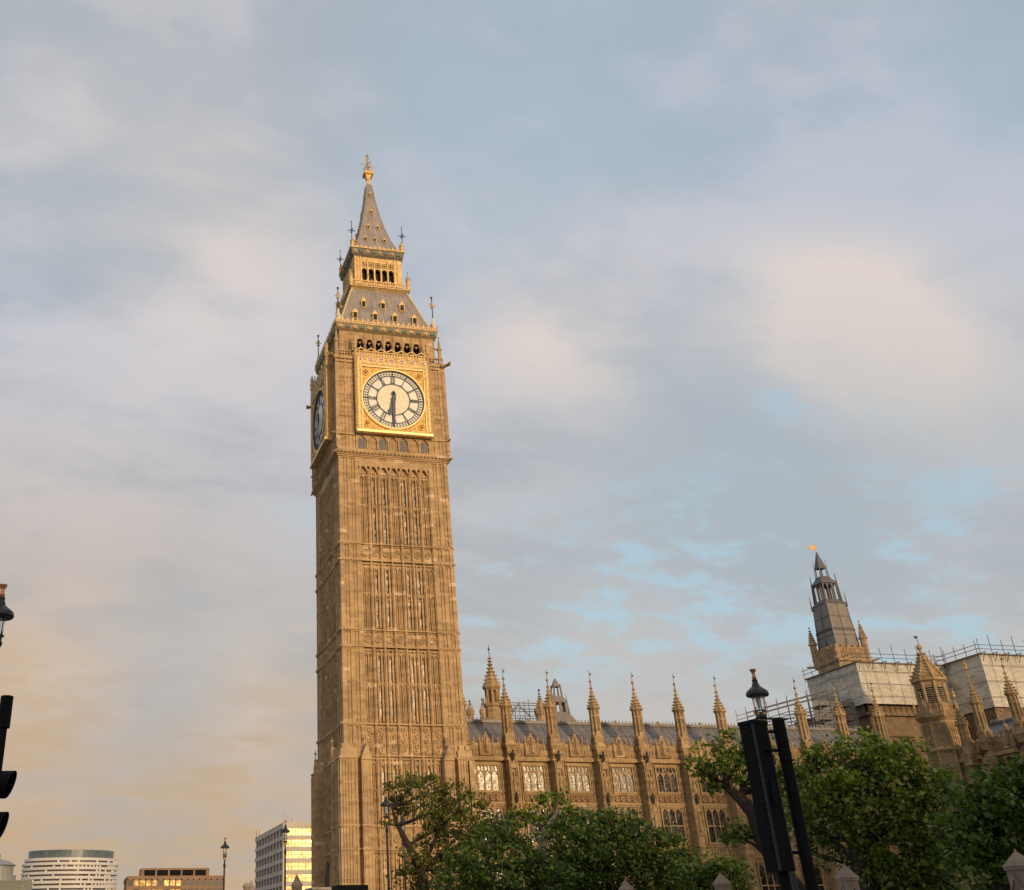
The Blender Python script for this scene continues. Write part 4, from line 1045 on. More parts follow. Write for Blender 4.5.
# ventilation tower right
vt = empty('ventilation_tower', 'square stone tower with grey panelled louvre and openwork spire at far right', 'tower')
VX, VY, VWX, VWY = 103.3, 60.0, 6.1, 7.3
cxv, cyv = VX+VWX/2, VY+VWY/2; hv = 3.2
m = MB()
m.ring(cxv, cyv, hv-.15, hv-.15, 0, 42.7); m.ring(cxv, cyv, hv+.15, hv+.15, 42.7, 43.1); m.ring(cxv, cyv, hv, hv, 43.1, 45.0); m.ring(cxv, cyv, hv+.06, hv+.06, 44.9, 45.15)
for k in range(4):
    m.M = Matrix.Translation((cxv, cyv, 0)) @ Matrix.Rotation(-math.pi/2*k, 4, 'Z')
    for i in range(11):
        x = -hv+.3+i*.6; m.box(x-.06, x+.06, -hv-.1, -hv, 43.2, 44.8)
        m.annulus(x+.3, 44.0, .12, .22, -hv-.08, -hv, 6)
        if i % 2 == 0: m.box(x-.25, x+.25, -hv-.05, -hv+.3, 45.1, 45.6)
    m.box(-hv, hv-.3, -hv-.06, -hv+.12, 41.3, 41.45)
    for i in range(-1, 2): m.spandrel(i*1.2-.45, i*1.2+.45, 39.6, 40.4, -hv+.02, -hv+.15+.02)
    m.tube((-hv, -hv, 42.8), (-hv-1.1, -hv-1.1, 43.0), .25, .15, 5)
    if k == 0: continue
    m.lathe([(.62, 42.5), (.58, 46.6), (.8, 46.8), (.8, 47.0), (.5, 47.1), (.1, 49.2)], -hv+.2, -hv+.2, 8, math.pi/8)
    for q in range(5):
        for i in range(4):
            rr = .62-.1*q; m.box(-hv+.2+rr*math.cos(i*math.pi/2)-.1, -hv+.2+rr*math.cos(i*math.pi/2)+.1, -hv+.2+rr*math.sin(i*math.pi/2)-.1, -hv+.2+rr*math.sin(i*math.pi/2)+.1, 47.2+q*.4, 47.4+q*.4)
    m.lathe([(.05, 49.1), (.3, 49.3), (.05, 49.5), (.05, 49.8), (.2, 49.9), (.02, 50.1)], -hv+.2, -hv+.2, 6)
m.build('stone_stage', STV, vt)
bb2 = MB()
for k in range(4):
    bb2.M = Matrix.Translation((cxv, cyv, 0)) @ Matrix.Rotation(-math.pi/2*k, 4, 'Z')
    for i in (-1, 0, 1): bb2.box(i*1.2-.33, i*1.2+.33, -hv+.10, -hv+.2, 37.8, 40.2)
bb2.build('window', DARK, vt)
m = MB(); m.ring(cxv, cyv, 2.45, 1.98, 45.0, 53.6)
fr = MB()
for k in range(4):
    fr.M = m.M = Matrix.Translation((cxv, cyv, 0)) @ Matrix.Rotation(-math.pi/2*k, 4, 'Z')
    hh = lambda z: 2.45-.47*(z-45)/8.6
    for f in (-1, 0, 1): fr.tube((f*hh(45), -hh(45), 45), (f*hh(53.6), -hh(53.6), 53.6), .09 if abs(f) in (0, 1) else .05, .07, 5)
    for z in (47.6, 48.9, 51.0, 53.4): fr.tube((-hh(z), -hh(z)-.02, z), (hh(z), -hh(z)-.02, z), .07, .07, 5)
    for i in range(8):
        x = (-.88+i*.25)*hh(48.2); fr.spandrel(x, x+.4, 48.3, 48.7, -hh(48.2)-.08, -hh(48.2))
    fr.box(-.35, .35, -2.5, -2.3, 45.8, 46.3); fr.box(-.1, .1, -2.55, -2.3, 45.4, 46.8)
m.M = None
lo = m.build('louvre_panel', GREYL, vt); fr.build('lead_frame', simple('dark_lead', (.11, .10, .10), .5), lo)
m = MB()
m.ring(cxv, cyv, 2.1, 1.45, 53.5, 54.3); m.ring(cxv, cyv, 1.62, 1.45, 57.3, 57.7); m.ring(cxv, cyv, 1.45, .75, 57.7, 58.7)
m.ring(cxv, cyv, .68, .60, 60.3, 60.6); m.ring(cxv, cyv, .75, .07, 60.4, 63.6); m.ring(cxv, cyv, 1.0, .8, 58.4, 58.8)
for sx in (-1, 1):
    for sy in (-1, 1):
        m.tube((cxv+sx*1.45, cyv+sy*1.45, 54), (cxv+sx*1.38, cyv+sy*1.38, 57.5), .2, .16, 5)
        m.tube((cxv+sx*1.65, cyv+sy*1.65, 54), (cxv+sx*1.5, cyv+sy*1.5, 59.2), .22, .06, 5)
        m.tube((cxv+sx*2.15, cyv+sy*2.15, 52.8), (cxv+sx*2.12, cyv+sy*2.12, 55.6), .14, .04, 5)
        m.tube((cxv+sx*.68, cyv+sy*.68, 58.4), (cxv+sx*.62, cyv+sy*.62, 60.5), .11, .1, 5)
        m.tube((cxv+sx*.85, cyv+sy*.85, 58.2), (cxv+sx*.72, cyv+sy*.72, 62.0), .08, .03, 5)
for k in range(4):
    m.M = Matrix.Translation((cxv, cyv, 0)) @ Matrix.Rotation(-math.pi/2*k, 4, 'Z')
    for x in (-.47, .47): m.box(x-.13, x+.13, -1.45, -1.2, 54.1, 57.3)
    for x in (-1.3, -.38, .54): m.spandrel(x, x+.76, 56.5, 57.2, -1.44, -1.32)
m.M = None
m.build('openwork_spire', simple('weathered_lead', (.13, .12, .115), .6, 0, .3, 2), vt)
m = MB(); m.tube((cxv, cyv, 63), (cxv, cyv, 65.4), .06, .04, 5); m.box(cxv-1.1, cxv-.05, cyv-.03, cyv+.03, 64.0, 64.9); m.build('gilded_vane', GOLD, vt)
# grey lantern behind the second pinnacle
P = at(559, 718, 165); vz = lambda y: at(559, y, 165).z
gx, gy = P.x, P.y
gl_ = empty('roof_lantern', 'pale grey lead lantern with open arches just right of second pinnacle', 'lantern')
m = MB()
zb_, z1_, z2_, z3_, z4_ = vz(716), vz(702), vz(697), vz(687), vz(678)
m.ring(gx, gy, 2.0, 1.9, 0, zb_-1); m.ring(gx, gy, 1.9, 1.1, zb_-1, zb_+.4); m.ring(gx, gy, 1.1, .7, z1_-.2, z2_); m.ring(gx, gy, .55, .06, z3_, z4_)
for sx in (-1, 1):
    for sy in (-1, 1):
        m.tube((gx+sx*.95, gy+sy*.95, zb_), (gx+sx*.85, gy+sy*.85, z1_), .26, .22, 5)
        m.tube((gx+sx*1.3, gy+sy*1.3, zb_-1), (gx+sx*1.0, gy+sy*1.0, z1_+1.0), .16, .05, 5)
        m.tube((gx+sx*.62, gy+sy*.62, z2_-.3), (gx+sx*.5, gy+sy*.5, z3_+.3), .16, .12, 5)
for k in range(4):
    m.M = Matrix.Translation((gx, gy, 0)) @ Matrix.Rotation(-math.pi/2*k, 4, 'Z')
    m.box(-.14, .14, -1.0, -.8, zb_, z1_); m.spandrel(-.85, -.1, z1_-.8, z1_, -.95, -.8); m.spandrel(.1, .85, z1_-.8, z1_, -.95, -.8)
m.M = None
m.build('leadwork', simple('pale_lead', (.22, .19, .165), .6), gl_)
m = MB(); m.tube((gx, gy, z4_-.2), (gx, gy, vz(668)), .06, .03, 5); m.build('vane_rod', WHITEP, gl_)

# scaffolding and sheeting
POLE = simple('scaffold_tube', (.16, .155, .16), .5, .4)
sm_ = Mat('scaffold_sheeting')
nz = sm_.noise(.9, 6, .6, sc=(1, 1, 1.6)); nz2 = sm_.noise(.25, 3, .5)
sm_.l(sm_.mix(sm_.ramp(nz2, (.3, 0.0), (.7, 1.0)), (.56, .52, .41), (.70, .65, .53)), sm_.p.inputs['Base Color'])
sm_.p.inputs['Roughness'].default_value = .7
bp = sm_.n('ShaderNodeBump'); bp.inputs['Distance'].default_value = .7; bp.inputs['Strength'].default_value = .8
sm_.l(nz, bp.inputs['Height']); sm_.l(bp.outputs[0], sm_.p.inputs['Normal'])
SHEETM = sm_.m
def wavy_wall(m, p0, p1, z0, z1, amp=.24, nx=30, nz_=14, seed=0):
    rr = random.Random(seed); ph = [rr.uniform(0, 6.28) for _ in range(8)]
    p0, p1 = Vector(p0), Vector(p1); d = (p1-p0); nrm = Vector((d.y, -d.x, 0)).normalized()
    rows = []
    for j in range(nz_+1):
        ps = []
        for i in range(nx+1):
            u, v_ = i/nx, j/nz_
            off = amp*(math.sin(u*d.length*1.6+ph[0]+2*math.sin(v_*5+ph[1]))*.4+math.sin(v_*(z1-z0)*2.1+ph[2]+u*2)*.5+math.sin(u*7+v_*9+ph[3])*.3)*max(0, math.sin(math.pi*v_))**.3*max(0, math.sin(math.pi*u))**.4
            q = p0+d*u+nrm*off; ps.append((q.x, q.y, z0+(z1-z0)*v_))
        rows.append(m.pts(ps))
    for a, c in zip(rows, rows[1:]):
        for i in range(nx): m.f.append([a+i, a+i+1, c+i+1, c+i])
def sheeted(label, x0, x1, y0, y1, z0, z1, seed, sub_z):
    e = empty('sheeted_scaffold', label, 'scaffold', 'sheeted scaffolds')
    m = MB()
    wavy_wall(m, (x0, y0, 0), (x1, y0, 0), z0, z1, seed=seed); wavy_wall(m, (x0, y1, 0), (x0, y0, 0), z0, z1, seed=seed+1)
    wavy_wall(m, (x1, y0, 0), (x1, y1, 0), z0, z1, seed=seed+2); wavy_wall(m, (x1, y1, 0), (x0, y1, 0), z0, z1, seed=seed+3)
    m.build('sheeting', SHEETM, e, smooth=True)
    tp = MB(); tp.box(x0-.2, x1+.2, y0-.2, y1+.2, z1-.02, z1+.12); tp.build('scaffold_boards', simple('boards', (.20, .14, .10), .8), e)
    p = MB()
    for z in (z1+.65, z1+1.15):
        p.tube((x0-.3, y0-.25, z), (x1+.3, y0-.25, z), .04); p.tube((x0-.25, y0-.3, z), (x0-.25, y1+.3, z), .04)
    n = max(2, int((x1-x0)/1.7))
    for i in range(n+1):
        x = x0+(x1-x0)*i/n; p.tube((x, y0-.25, z1-.4), (x-.0, y0-.25, z1+1.9+.5*(i % 2)), .045)
        p.tube((x, y0-.3, z1-.9), (x-.1, y0-1.1, z1+.1), .045); p.tube((x, y0-1.1, z1+.1), (x, y0, z1+.1), .045)
    n = max(2, int((y1-y0)/1.7))
    for i in range(n+1):
        y = y0+(y1-y0)*i/n; p.tube((x0-.25, y, z1-.4), (x0-.25, y, z1+1.7), .045)
    for i in range(8):                                         # ties showing on the sheeting face
        x = x0+(i+.5)*(x1-x0)/8; p.tube((x, y0-.18, z0), (x+.02, y0-.18, z1), .02)
    for i in range(3): z = z0+(z1-z0)*(i+.6)/3.3; p.tube((x0, y0-.2, z), (x1, y0-.2, z), .025); p.tube((x0-.2, y0, z), (x0-.2, y1, z), .025)
    p.build('scaffold_tubes', POLE, e)
sheeted('cream sheeted scaffold below the square tower, left of the capped turret', 70.0, 82.9, 14.4, 24.8, 26.0, 31.0, 3, 20)
sheeted('cream sheeted scaffold rising to the right behind the capped turret', 83.0, 104, 8.3, 15.5, 24.8, 31.1, 11, 20)
hb_ = empty('stone_hall', 'stone hall with panelled parapet standing under the cream sheeting', 'building')
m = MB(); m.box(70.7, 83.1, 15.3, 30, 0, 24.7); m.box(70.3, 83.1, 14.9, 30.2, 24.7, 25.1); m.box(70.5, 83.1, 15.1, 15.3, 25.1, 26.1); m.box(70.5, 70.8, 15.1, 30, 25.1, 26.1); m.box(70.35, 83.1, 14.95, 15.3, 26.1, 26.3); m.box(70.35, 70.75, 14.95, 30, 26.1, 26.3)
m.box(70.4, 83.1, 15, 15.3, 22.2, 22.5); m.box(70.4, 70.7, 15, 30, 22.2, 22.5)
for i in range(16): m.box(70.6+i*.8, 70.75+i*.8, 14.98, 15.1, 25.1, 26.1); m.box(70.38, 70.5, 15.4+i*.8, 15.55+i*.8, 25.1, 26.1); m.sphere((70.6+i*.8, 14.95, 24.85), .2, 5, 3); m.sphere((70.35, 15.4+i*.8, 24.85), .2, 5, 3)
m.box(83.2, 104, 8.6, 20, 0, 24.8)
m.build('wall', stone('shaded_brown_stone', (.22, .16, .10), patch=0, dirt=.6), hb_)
# open stepped scaffold left of the sheeting
e = empty('open_scaffold', 'bare tube scaffold stepping up from the roof ridge to the cream sheeting', 'scaffold')
p = MB(); rr = random.Random(5)
Xa, Xb = 55.0, 68.0
def topz(x): return 23.9+(x-Xa)/(Xb-Xa)*3.2
for j, y in enumerate((15.0, 17.2, 19.4)):
    for i in range(10):
        x = Xa+i*1.5; p.tube((x, y, 20), (x, y, topz(x)+1.5+rr.uniform(-.2, .4)), .045)
        if i < 9:
            for z in np.arange(21.5, topz(x), .85): p.tube((x, y, z), (x+1.5, y, z), .045)
            for dz in (.6, 1.1): p.tube((x, y, topz(x)+dz), (x+1.5, y, topz(x+1.5)+dz), .04)
            if (i+j) % 2: p.tube((x, y, 21.5), (x+1.5, y, topz(x)), .04)
for i in range(10):
    x = Xa+i*1.5
    for z in np.arange(21.5, topz(x), .85): p.tube((x, 15, z), (x, 19.4, z), .04)
p.build('scaffold_tubes', POLE, e)
p = MB()
for i in range(0, 9, 2):
    x = Xa+i*1.5
    for z in np.arange(22.3, topz(x)+.3, 1.7): p.box(x, x+1.45, 15.2, 16.4, z, z+.06)
p.build('scaffold_boards', bpy.data.materials['boards'], e)
p = MB(); wavy_wall(p, (64.0, 16.6, 0), (70.2, 16.6, 0), 22.5, 26.6, .1, 10, 8, 4); p.build('netting', simple('grey_netting', (.22, .22, .21), .8, 0, .3, 2), e)
# small scaffold on the ridge between first two pinnacles
e = empty('ridge_scaffold', 'small bare tube scaffold above the ridge between first and second pinnacles', 'scaffold')
p = MB(); Q = at(525, 716, 130); ax = Vector((1, 0, 0)); zz = lambda y: at(525, y, 130).z
for i, dx in enumerate((-1.7, -.6, .6, 2.2)):
    for dy in (0, 1.4): p.tube((Q.x+dx, Q.y+dy, zz(722)), (Q.x+dx, Q.y+dy, zz(702 if i % 2 else 699)), .05)
for y in (716, 709, 703):
    for dy in (0, 1.4): p.tube((Q.x-1.8, Q.y+dy, zz(y)), (Q.x+2.4, Q.y+dy, zz(y)), .045)
p.tube((Q.x-1.7, Q.y, zz(716)), (Q.x-.6, Q.y, zz(703)), .06); p.tube((Q.x+.6, Q.y, zz(716)), (Q.x-.6, Q.y, zz(706)), .06)
p.lathe([(.3, zz(712)), (.35, zz(709)), (.1, zz(707))], Q.x-1.7, Q.y, 6)
p.build('scaffold_tubes', POLE, e)

# ------------------------------------------------------------------ buildings over the river
def P4(x, y, D): return at(x, y, D)
WB = simple('white_concrete', (.50, .45, .36), .7, 0, .12, .2)
GWIN = glassy('sunset_glass', (.30, .23, .11), .30, .9, .30, .12, var=.45)
DWIN = glassy('office_glass', (.10, .10, .10), .15, .4, .05, .1)
ob = empty('office_building', 'cream eight storey office block glowing gold beside the foot of the tower', 'office building')
X0, X1, Y0, Y1 = 58.0, 98.0, 369.0, 447.0; zt, fl = 43.0, 4.35
m = MB(); m.box(X0+.6, X1, Y0+.6, Y1, 0, zt-1)
m.box(X0, X1+.5, Y0, Y1+.5, zt-2.2, zt)
for k in range(9):
    z = zt-2.2-fl*(k+1)+.0
    m.box(X0, X1+.3, Y0, Y1+.3, z, z+1.65)
    for i in range(10): y = Y0+i*(Y1-Y0)/9.5; m.box(X0+.0, X0+.6, y, y+1.6, z+1.65, z+fl)
    for x in (X0+.05, X0+12.3, X0+28): m.box(x, x+.8, Y0+.02, Y0+.6, z+1.65, z+fl)
m.box(X0+6, X0+7, Y0+10, Y0+11, zt, zt+3); m.tube((X0+1, Y0+2, zt), (X0+1, Y0+2, zt+4), .2); m.tube((X0+2.4, Y0+2, zt), (X0+2.4, Y0+2, zt+3), .15); m.box(X0, X0+2, Y1-14, Y1-12, zt, zt+2); m.box(X0, X0+2, Y1-4, Y1-2, zt, zt+3); m.tube((X0+16, Y0+2, zt), (X0+16, Y0+2, zt+3), .15)
m.build('wall', WB, ob)
m2 = MB()
for k in range(9):
    z = zt-2.2-fl*(k+1)
    for x0_, x1_ in ((X0+.85, X0+12.3), (X0+13.1, X0+28)):
        g = MB(); g.box(x0_, x1_, Y0+.5, Y0+.58, z+1.65, z+fl); g.build('window', GWIN, ob)
        for q in range(1, int((x1_-x0_)/1.45)): m2.box(x0_+q*1.45-.09, x0_+q*1.45+.09, Y0+.36, Y0+.5, z+1.65, z+fl)
        m2.box(x0_, x1_, Y0+.34, Y0+.5, z+2.9, z+3.05)
    for i in range(9):
        ya = Y0+i*(Y1-Y0)/9.5+1.6; yb = Y0+(i+1)*(Y1-Y0)/9.5
        if k < 6: g = MB(); g.box(X0+.5, X0+.58, ya, yb, z+1.65, z+fl); g.build('window', DWIN, ob)
o_ = m2.build('glazing_grid', simple('tan_mullion', (.36, .27, .17), .6), ob); o_['kind'] = 'stuff'
# round white block
rb = empty('round_tower_block', 'oval white banded tower block with glazed top floor at far left', 'tower block')
Pc = at(71, 860, 690); RX = 26.8
def zr2(y): return at(70, y, 655).z
m = MB(); g = MB()
Mr = Matrix.Translation((Pc.x, Pc.y, 0)) @ Matrix.Diagonal((1, .8, 1, 1))
m.M = g.M = Mr
zt = zr2(855)-.4; g.lathe([(RX-1.2, 0), (RX-1.2, zt)], 0, 0, 64)
top = MB(); top.M = Mr; ztop = zr2(847.5); zb1 = zr2(855)
fh = 2.35
for k in range(14):
    z = zb1-.3-k*fh
    rr_ = RX-.0+(.3 if k % 2 else 0)-(.8 if k == 0 else 0)
    if z > 1: m.lathe([(rr_-.3, z-1.45), (rr_, z-1.4), (rr_, z-.15), (rr_-.3, z)], 0, 0, 72)
for k in range(13):                                            # panels between the windows
    z = zb1-.3-k*fh
    for i in range(72):
        a = 2*math.pi*i/72
        if rnd.random() < (.20 if math.cos(a) < .1 else .55) and z > 5:
            x, y = (RX-1.0)*math.cos(a), (RX-1.0)*math.sin(a)
            m.box(x-.5, x+.5, y-.5, y+.5, z-fh, z-1.35)
rbo = m.build('balcony_band', simple('white_cladding', (.62, .60, .55), .5), rb)
g.build('window_band', glassy('band_glass', (.10, .08, .065), .1, .4, .1, .1), rb)
top.lathe([(RX-2.8, zb1-1), (RX-2.6, ztop)], 0, 0, 48)
top.build('glazed_top_floor', simple('slate_glass', (.12, .15, .16), .3, .1, .3, .3), rb)
# brown office with penthouse
bo = empty('office_building', 'low brown office block with five dark rooftop louvres', 'office building')
A = at(128, 876, 420); B = at(224, 876, 420); zt = A.z
m = MB(); m.box(A.x, B.x, A.y, A.y+30, 0, zt)
m.box(A.x-.3, B.x+.3, A.y-.3, A.y+30, zt-1.4, zt-.1)
for k in range(1, 6): m.box(A.x-.2, B.x+.2, A.y-.25, A.y, zt-k*3.0-1.3, zt-k*3.0-.2)
for i in range(17): x = A.x+i*(B.x-A.x)/16; m.box(x-.25, x+.25, A.y-.3, A.y, 0, zt-1)
pA = at(141, 868.5, 425); pB = at(210, 868.5, 425)
m.box(pA.x, pB.x, A.y+5, A.y+16, zt, pA.z)
for i in range(6): x = pA.x+.9+i*(pB.x-pA.x-1.8)/5; m.box(x-.3, x+.3, A.y+4.6, A.y+5, zt, pA.z)
m.box(pA.x, pB.x, A.y+4.5, A.y+5, pA.z-.5, pA.z+.1)
m.build('wall', simple('brown_brick', (.27, .17, .10), .8, 0, .2, .3), bo)
for i in range(5):
    x0_ = pA.x+1.2+i*(pB.x-pA.x-1.8)/5; g = MB(); g.box(x0_, x0_+(pB.x-pA.x-1.8)/5-.6, A.y+4.8, A.y+4.95, zt+.3, pA.z-.5); g.build('louvre', BLACKP, bo)
for k in range(5):
    for i in range(16):
        x = A.x+i*(B.x-A.x)/16+.25
        g = MB(); g.box(x, x+(B.x-A.x)/16-.5, A.y-.12, A.y-.05, zt-k*3.0-3.2, zt-k*3.0-1.4)
        g.build('window', GWIN if i < 9 and (i*7+k*3) % 5 else DWIN, bo)
# glass dome building at the edge
gb = empty('glass_building', 'grey green glazed office with shallow domed roof at left edge', 'office building')
A = at(-30, 878, 480); B = at(20, 878, 480); Cc = at(3, 868, 500); Cb = at(30, 880, 470)
m = MB(); m.box(A.x, Cb.x, Cb.y, Cb.y+30, 0, Cb.z)
for i in range(20): x = A.x+i*(Cb.x-A.x)/19; m.box(x-.2, x+.2, Cb.y-.3, Cb.y, 0, Cb.z)
for k in range(5): m.box(A.x, Cb.x, Cb.y-.4, Cb.y, Cb.z-.6-k*3.2, Cb.z-k*3.2)
m.build('wall', glassy('dark_green_glass', (.12, .13, .11), .3, .3), gb)
m = MB(); cxg = at(-2, 870, 500).x; rg_ = at(15, 868, 500).x-cxg
m.lathe([(rg_*1.15, 0), (rg_*1.15, at(3, 876, 500).z), (rg_*.95, at(3, 876, 500).z+.1), (rg_*.95, at(3, 867, 500).z), (rg_*1.1, at(3, 866, 500).z), (rg_*.7, at(3, 862, 500).z), (.5, at(3, 859.5, 500).z)], cxg, Cb.y+26, 20)
m.build('domed_roof', simple('dome_lead', (.26, .27, .25), .5), gb)
# distant spire and knob left of the white block
cs = empty('church_spire', 'tiny distant grey spire between lamp post and cream office', 'spire')
q = at(251.3, 886, 700); m = MB(); m.lathe([(2.0, 0), (2.0, q.z), (1.6, q.z), (.1, at(251.3, 880, 700).z)], q.x, q.y, 8)
q = at(246.5, 888, 700); m.lathe([(1.8, 0), (1.8, q.z), (2.4, q.z+.8), (1.4, q.z+2.2), (.2, q.z+3.0)], q.x, q.y, 8); m.build('spire', STD, cs)

# unseen blocks added behind the viewer to shade yard and wing, mirrored in windows
go = empty('unseen_shade_range', 'unseen stone range added behind the viewer to cast shade on the yard', 'office building')
m = MB(); wn = MB()
for x0_, x1_, h_ in ((-30, 40, 28), (44, 86, 30), (91, 330, 50)):
    m.box(x0_, x1_, -215, -182, 0, h_); m.box(x0_-.6, x1_+.6, -216, -181.2, h_-1.6, h_-.6)
    for k in range(int(h_/4.4)-1):
        m.box(x0_-.2, x1_+.2, -182, -181.7, 2+k*4.4, 2.5+k*4.4)
        for i in range(int((x1_-x0_)/4)): x = x0_+1.4+i*4; wn.box(x, x+1.5, -182, -181.9, 3.2+k*4.4, 5.7+k*4.4)
m.build('wall', STD, go); o_ = wn.build('windows', GL_DARK, go); o_['kind'] = 'stuff'

# ------------------------------------------------------------------ street lamps
COPPER = simple('copper_gilt', (.55, .28, .13), .4, .5)
cg_ = Mat('lamp_glass'); cg_.p.inputs['Transmission Weight'].default_value = .9; cg_.p.inputs['Roughness'].default_value = .05; cg_.p.inputs['Base Color'].default_value = (.85, .9, .88, 1); cg_.p.inputs['IOR'].default_value = 1.1
LG = cg_.m
def make_lamp():
    """origin on the ground, lantern finial top at z = 7.0"""
    e = empty('street_lamp', '', 'street lamp', 'black street lamps')
    m = MB()
    m.lathe([(.24, 0), (.24, .5), (.17, .7), (.13, 1.3), (.10, 1.5), (.085, 1.6), (.06, 5.3), (.10, 5.35), (.10, 5.45), (.05, 5.55), (.05, 5.9)], 0, 0, 12)
    m.build('post', IRON, e, smooth=False)
    m = MB()
    m.lathe([(.05, 5.85), (.13, 5.9), (.15, 5.95), (.12, 6.0)], 0, 0, 12)
    for i in range(4):
        a = math.pi/4+i*math.pi/2; m.tube((.12*math.cos(a), .12*math.sin(a), 5.75), (.17*math.cos(a), .17*math.sin(a), 6.42), .013, .013, 5)
    for i in range(20):
        a, c = 2*math.pi*i/20, 2*math.pi*(i+1)/20; m.tube((.155*math.cos(a), .155*math.sin(a), 6.08), (.155*math.cos(c), .155*math.sin(c), 6.08), .014, .014, 5)
    m.lathe([(.30, 6.40), (.33, 6.43), (.31, 6.50), (.22, 6.56), (.12, 6.62), (.075, 6.72), (.085, 6.76), (.04, 6.8)], 0, 0, 24)
    m.build('lantern_hood', IRON, e)
    m = MB(); m.lathe([(.05, 6.78), (.07, 6.82), (.045, 6.86), (.05, 6.92), (.085, 6.97), (.10, 7.0)], 0, 0, 14); m.build('finial', COPPER, e)
    m = MB(); m.lathe([(.06, 6.02), (.13, 6.2), (.155, 6.34), (.15, 6.42)], 0, 0, 16); m.build('glass_bowl', LG, e, smooth=True)
    m = MB(); m.lathe([(.06, 5.72), (.12, 5.78), (.09, 5.86), (.13, 5.9), (.06, 5.94)], 0, 0, 10); m.build('gilt_collar', GOLD, e)
    m = MB(); m.lathe([(.035, 6.15), (.045, 6.25), (.03, 6.38)], 0, 0, 8); m.build('bulb', WHITEP, e)
    return e
lamp0 = make_lamp()
for i, (px_, py_, D, lb) in enumerate(((752.5, 669.5, 25, 'black street lamp with copper finial rising behind the tall black signal'),
                                       (3.4, 585, 25, 'black street lamp cut by left edge above the traffic light'),
                                       (225.3, 838, 82, 'thin lone lamp post right of the low brown office'),
                                       (285.5, 821, 78, 'lamp post standing in front of the cream office block'),
                                       (385.5, 792, 62, 'lamp post against the tower foot at left edge of autumn tree'),
                                       (402.5, 812, 88, 'lamp lantern hidden among the autumn tree leaves'))):
    p_ = at(px_, py_, D); o = lamp0 if i == 0 else copy_tree(lamp0)
    s_ = p_.z/7.0; o.location = (p_.x, p_.y, 0); sc_ = 1.0 if s_ < 1.12 else 1.0
    w_ = (.72, 1.0)[i] if i < 2 else .95; o.scale = (w_, w_, s_); o['label'] = lb

# ------------------------------------------------------------------ tall black signal at right
sg = empty('traffic_signal', 'tall black traffic signal seen from behind on its post before the trees', 'traffic signal')
D = 9.4
tl_, fo, tr_ = at(738.2, 723.5, D+.02), at(752.3, 719.5, D-.1), at(767, 716.5, D+.02)
zt = fo.z; zb = at(780.8, 871, D-.1).z
cpos = at(751.5, 720, D)
viewd = Vector((cpos.x-CAM.x, cpos.y-CAM.y)).normalized(); ang = math.atan2(viewd.y, viewd.x)
Ms = Matrix.Translation((cpos.x, cpos.y, 0)) @ Matrix.Rotation(ang-math.pi/2, 4, 'Z') @ Matrix.Rotation(R_(45), 4, 'Z')
hs_ = .074
m = MB(); m.M = Ms; m.box(-hs_, hs_, -hs_, hs_, zb, zt)
for q in range(6):
    z = zb+(zt-zb)*(q+1)/7; m.box(-hs_-.004, hs_+.004, -hs_-.004, hs_+.004, z-.004, z+.004)
m.box(-hs_-.006, hs_+.006, -hs_-.006, hs_+.006, zt-.03, zt)
hd = m.build('housing', BLACKP, sg)
bv_ = hd.modifiers.new('bevel', 'BEVEL'); bv_.width = .006; bv_.segments = 2
m = MB(); m.M = Ms
for q in range(22):
    z = zb+.04+(zt-zb-.08)*q/21
    m.tube((-hs_, -.04, z), (-hs_-.008, -.04, z), .009, .007, 6)
m.build('bolt', BLACKP, sg)
m = MB(); m.M = Ms; m.box(-.02, .04, -hs_-.012, -hs_, zb+(zt-zb)*.42, zb+(zt-zb)*.58); m.box(.0, .05, -hs_-.06, -hs_, zb+(zt-zb)*.78, zb+(zt-zb)*.79)
m.build('hinge_plate', BLACKP, sg)
m = MB(); m.M = Ms; m.box(-hs_-.003, -hs_+.012, -hs_-.004, -hs_+.012, zb, zt); m.box(hs_-.012, hs_+.004, -hs_-.004, -hs_+.008, zb, zt)
m.build('edge_trim', simple('worn_edge', (.016, .017, .018), .5, .2, .4, 12), sg)
pt = at(777.5, 718, D+.12); pb = at(811, 889, D+.12)
m = MB(); m.lathe([(.055, 0), (.055, 1.0), (.048, 1.1), (.046, pt.z-.33), (.049, pt.z-.33), (.049, pt.z-.02), (.035, pt.z)], pt.x, pt.y, 16)
for zc2 in (pt.z-.33, pt.z-.28): m.lathe([(.053, zc2), (.053, zc2+.012)], pt.x, pt.y, 16)
m.build('post', BLACKP, sg)
m = MB()
for f in (.93, .80, .12): z = zb+(zt-zb)*f; m.tube((cpos.x+.06, cpos.y, z), (pt.x, pt.y, z), .013, .013, 6)
m.path([(cpos.x+.03, cpos.y, zt), (cpos.x+.05, cpos.y, zt+.03), (pt.x-.03, pt.y, zt+.02), (pt.x-.03, pt.y, zt-.1)], [.008]*4, 6)
m.build('bracket', BLACKP, sg)
m = MB(); m.lathe([(.04, 1.2), (.04, zb)], cpos.x+.03, cpos.y+.02, 10); m.build('lower_sleeve', BLACKP, sg)
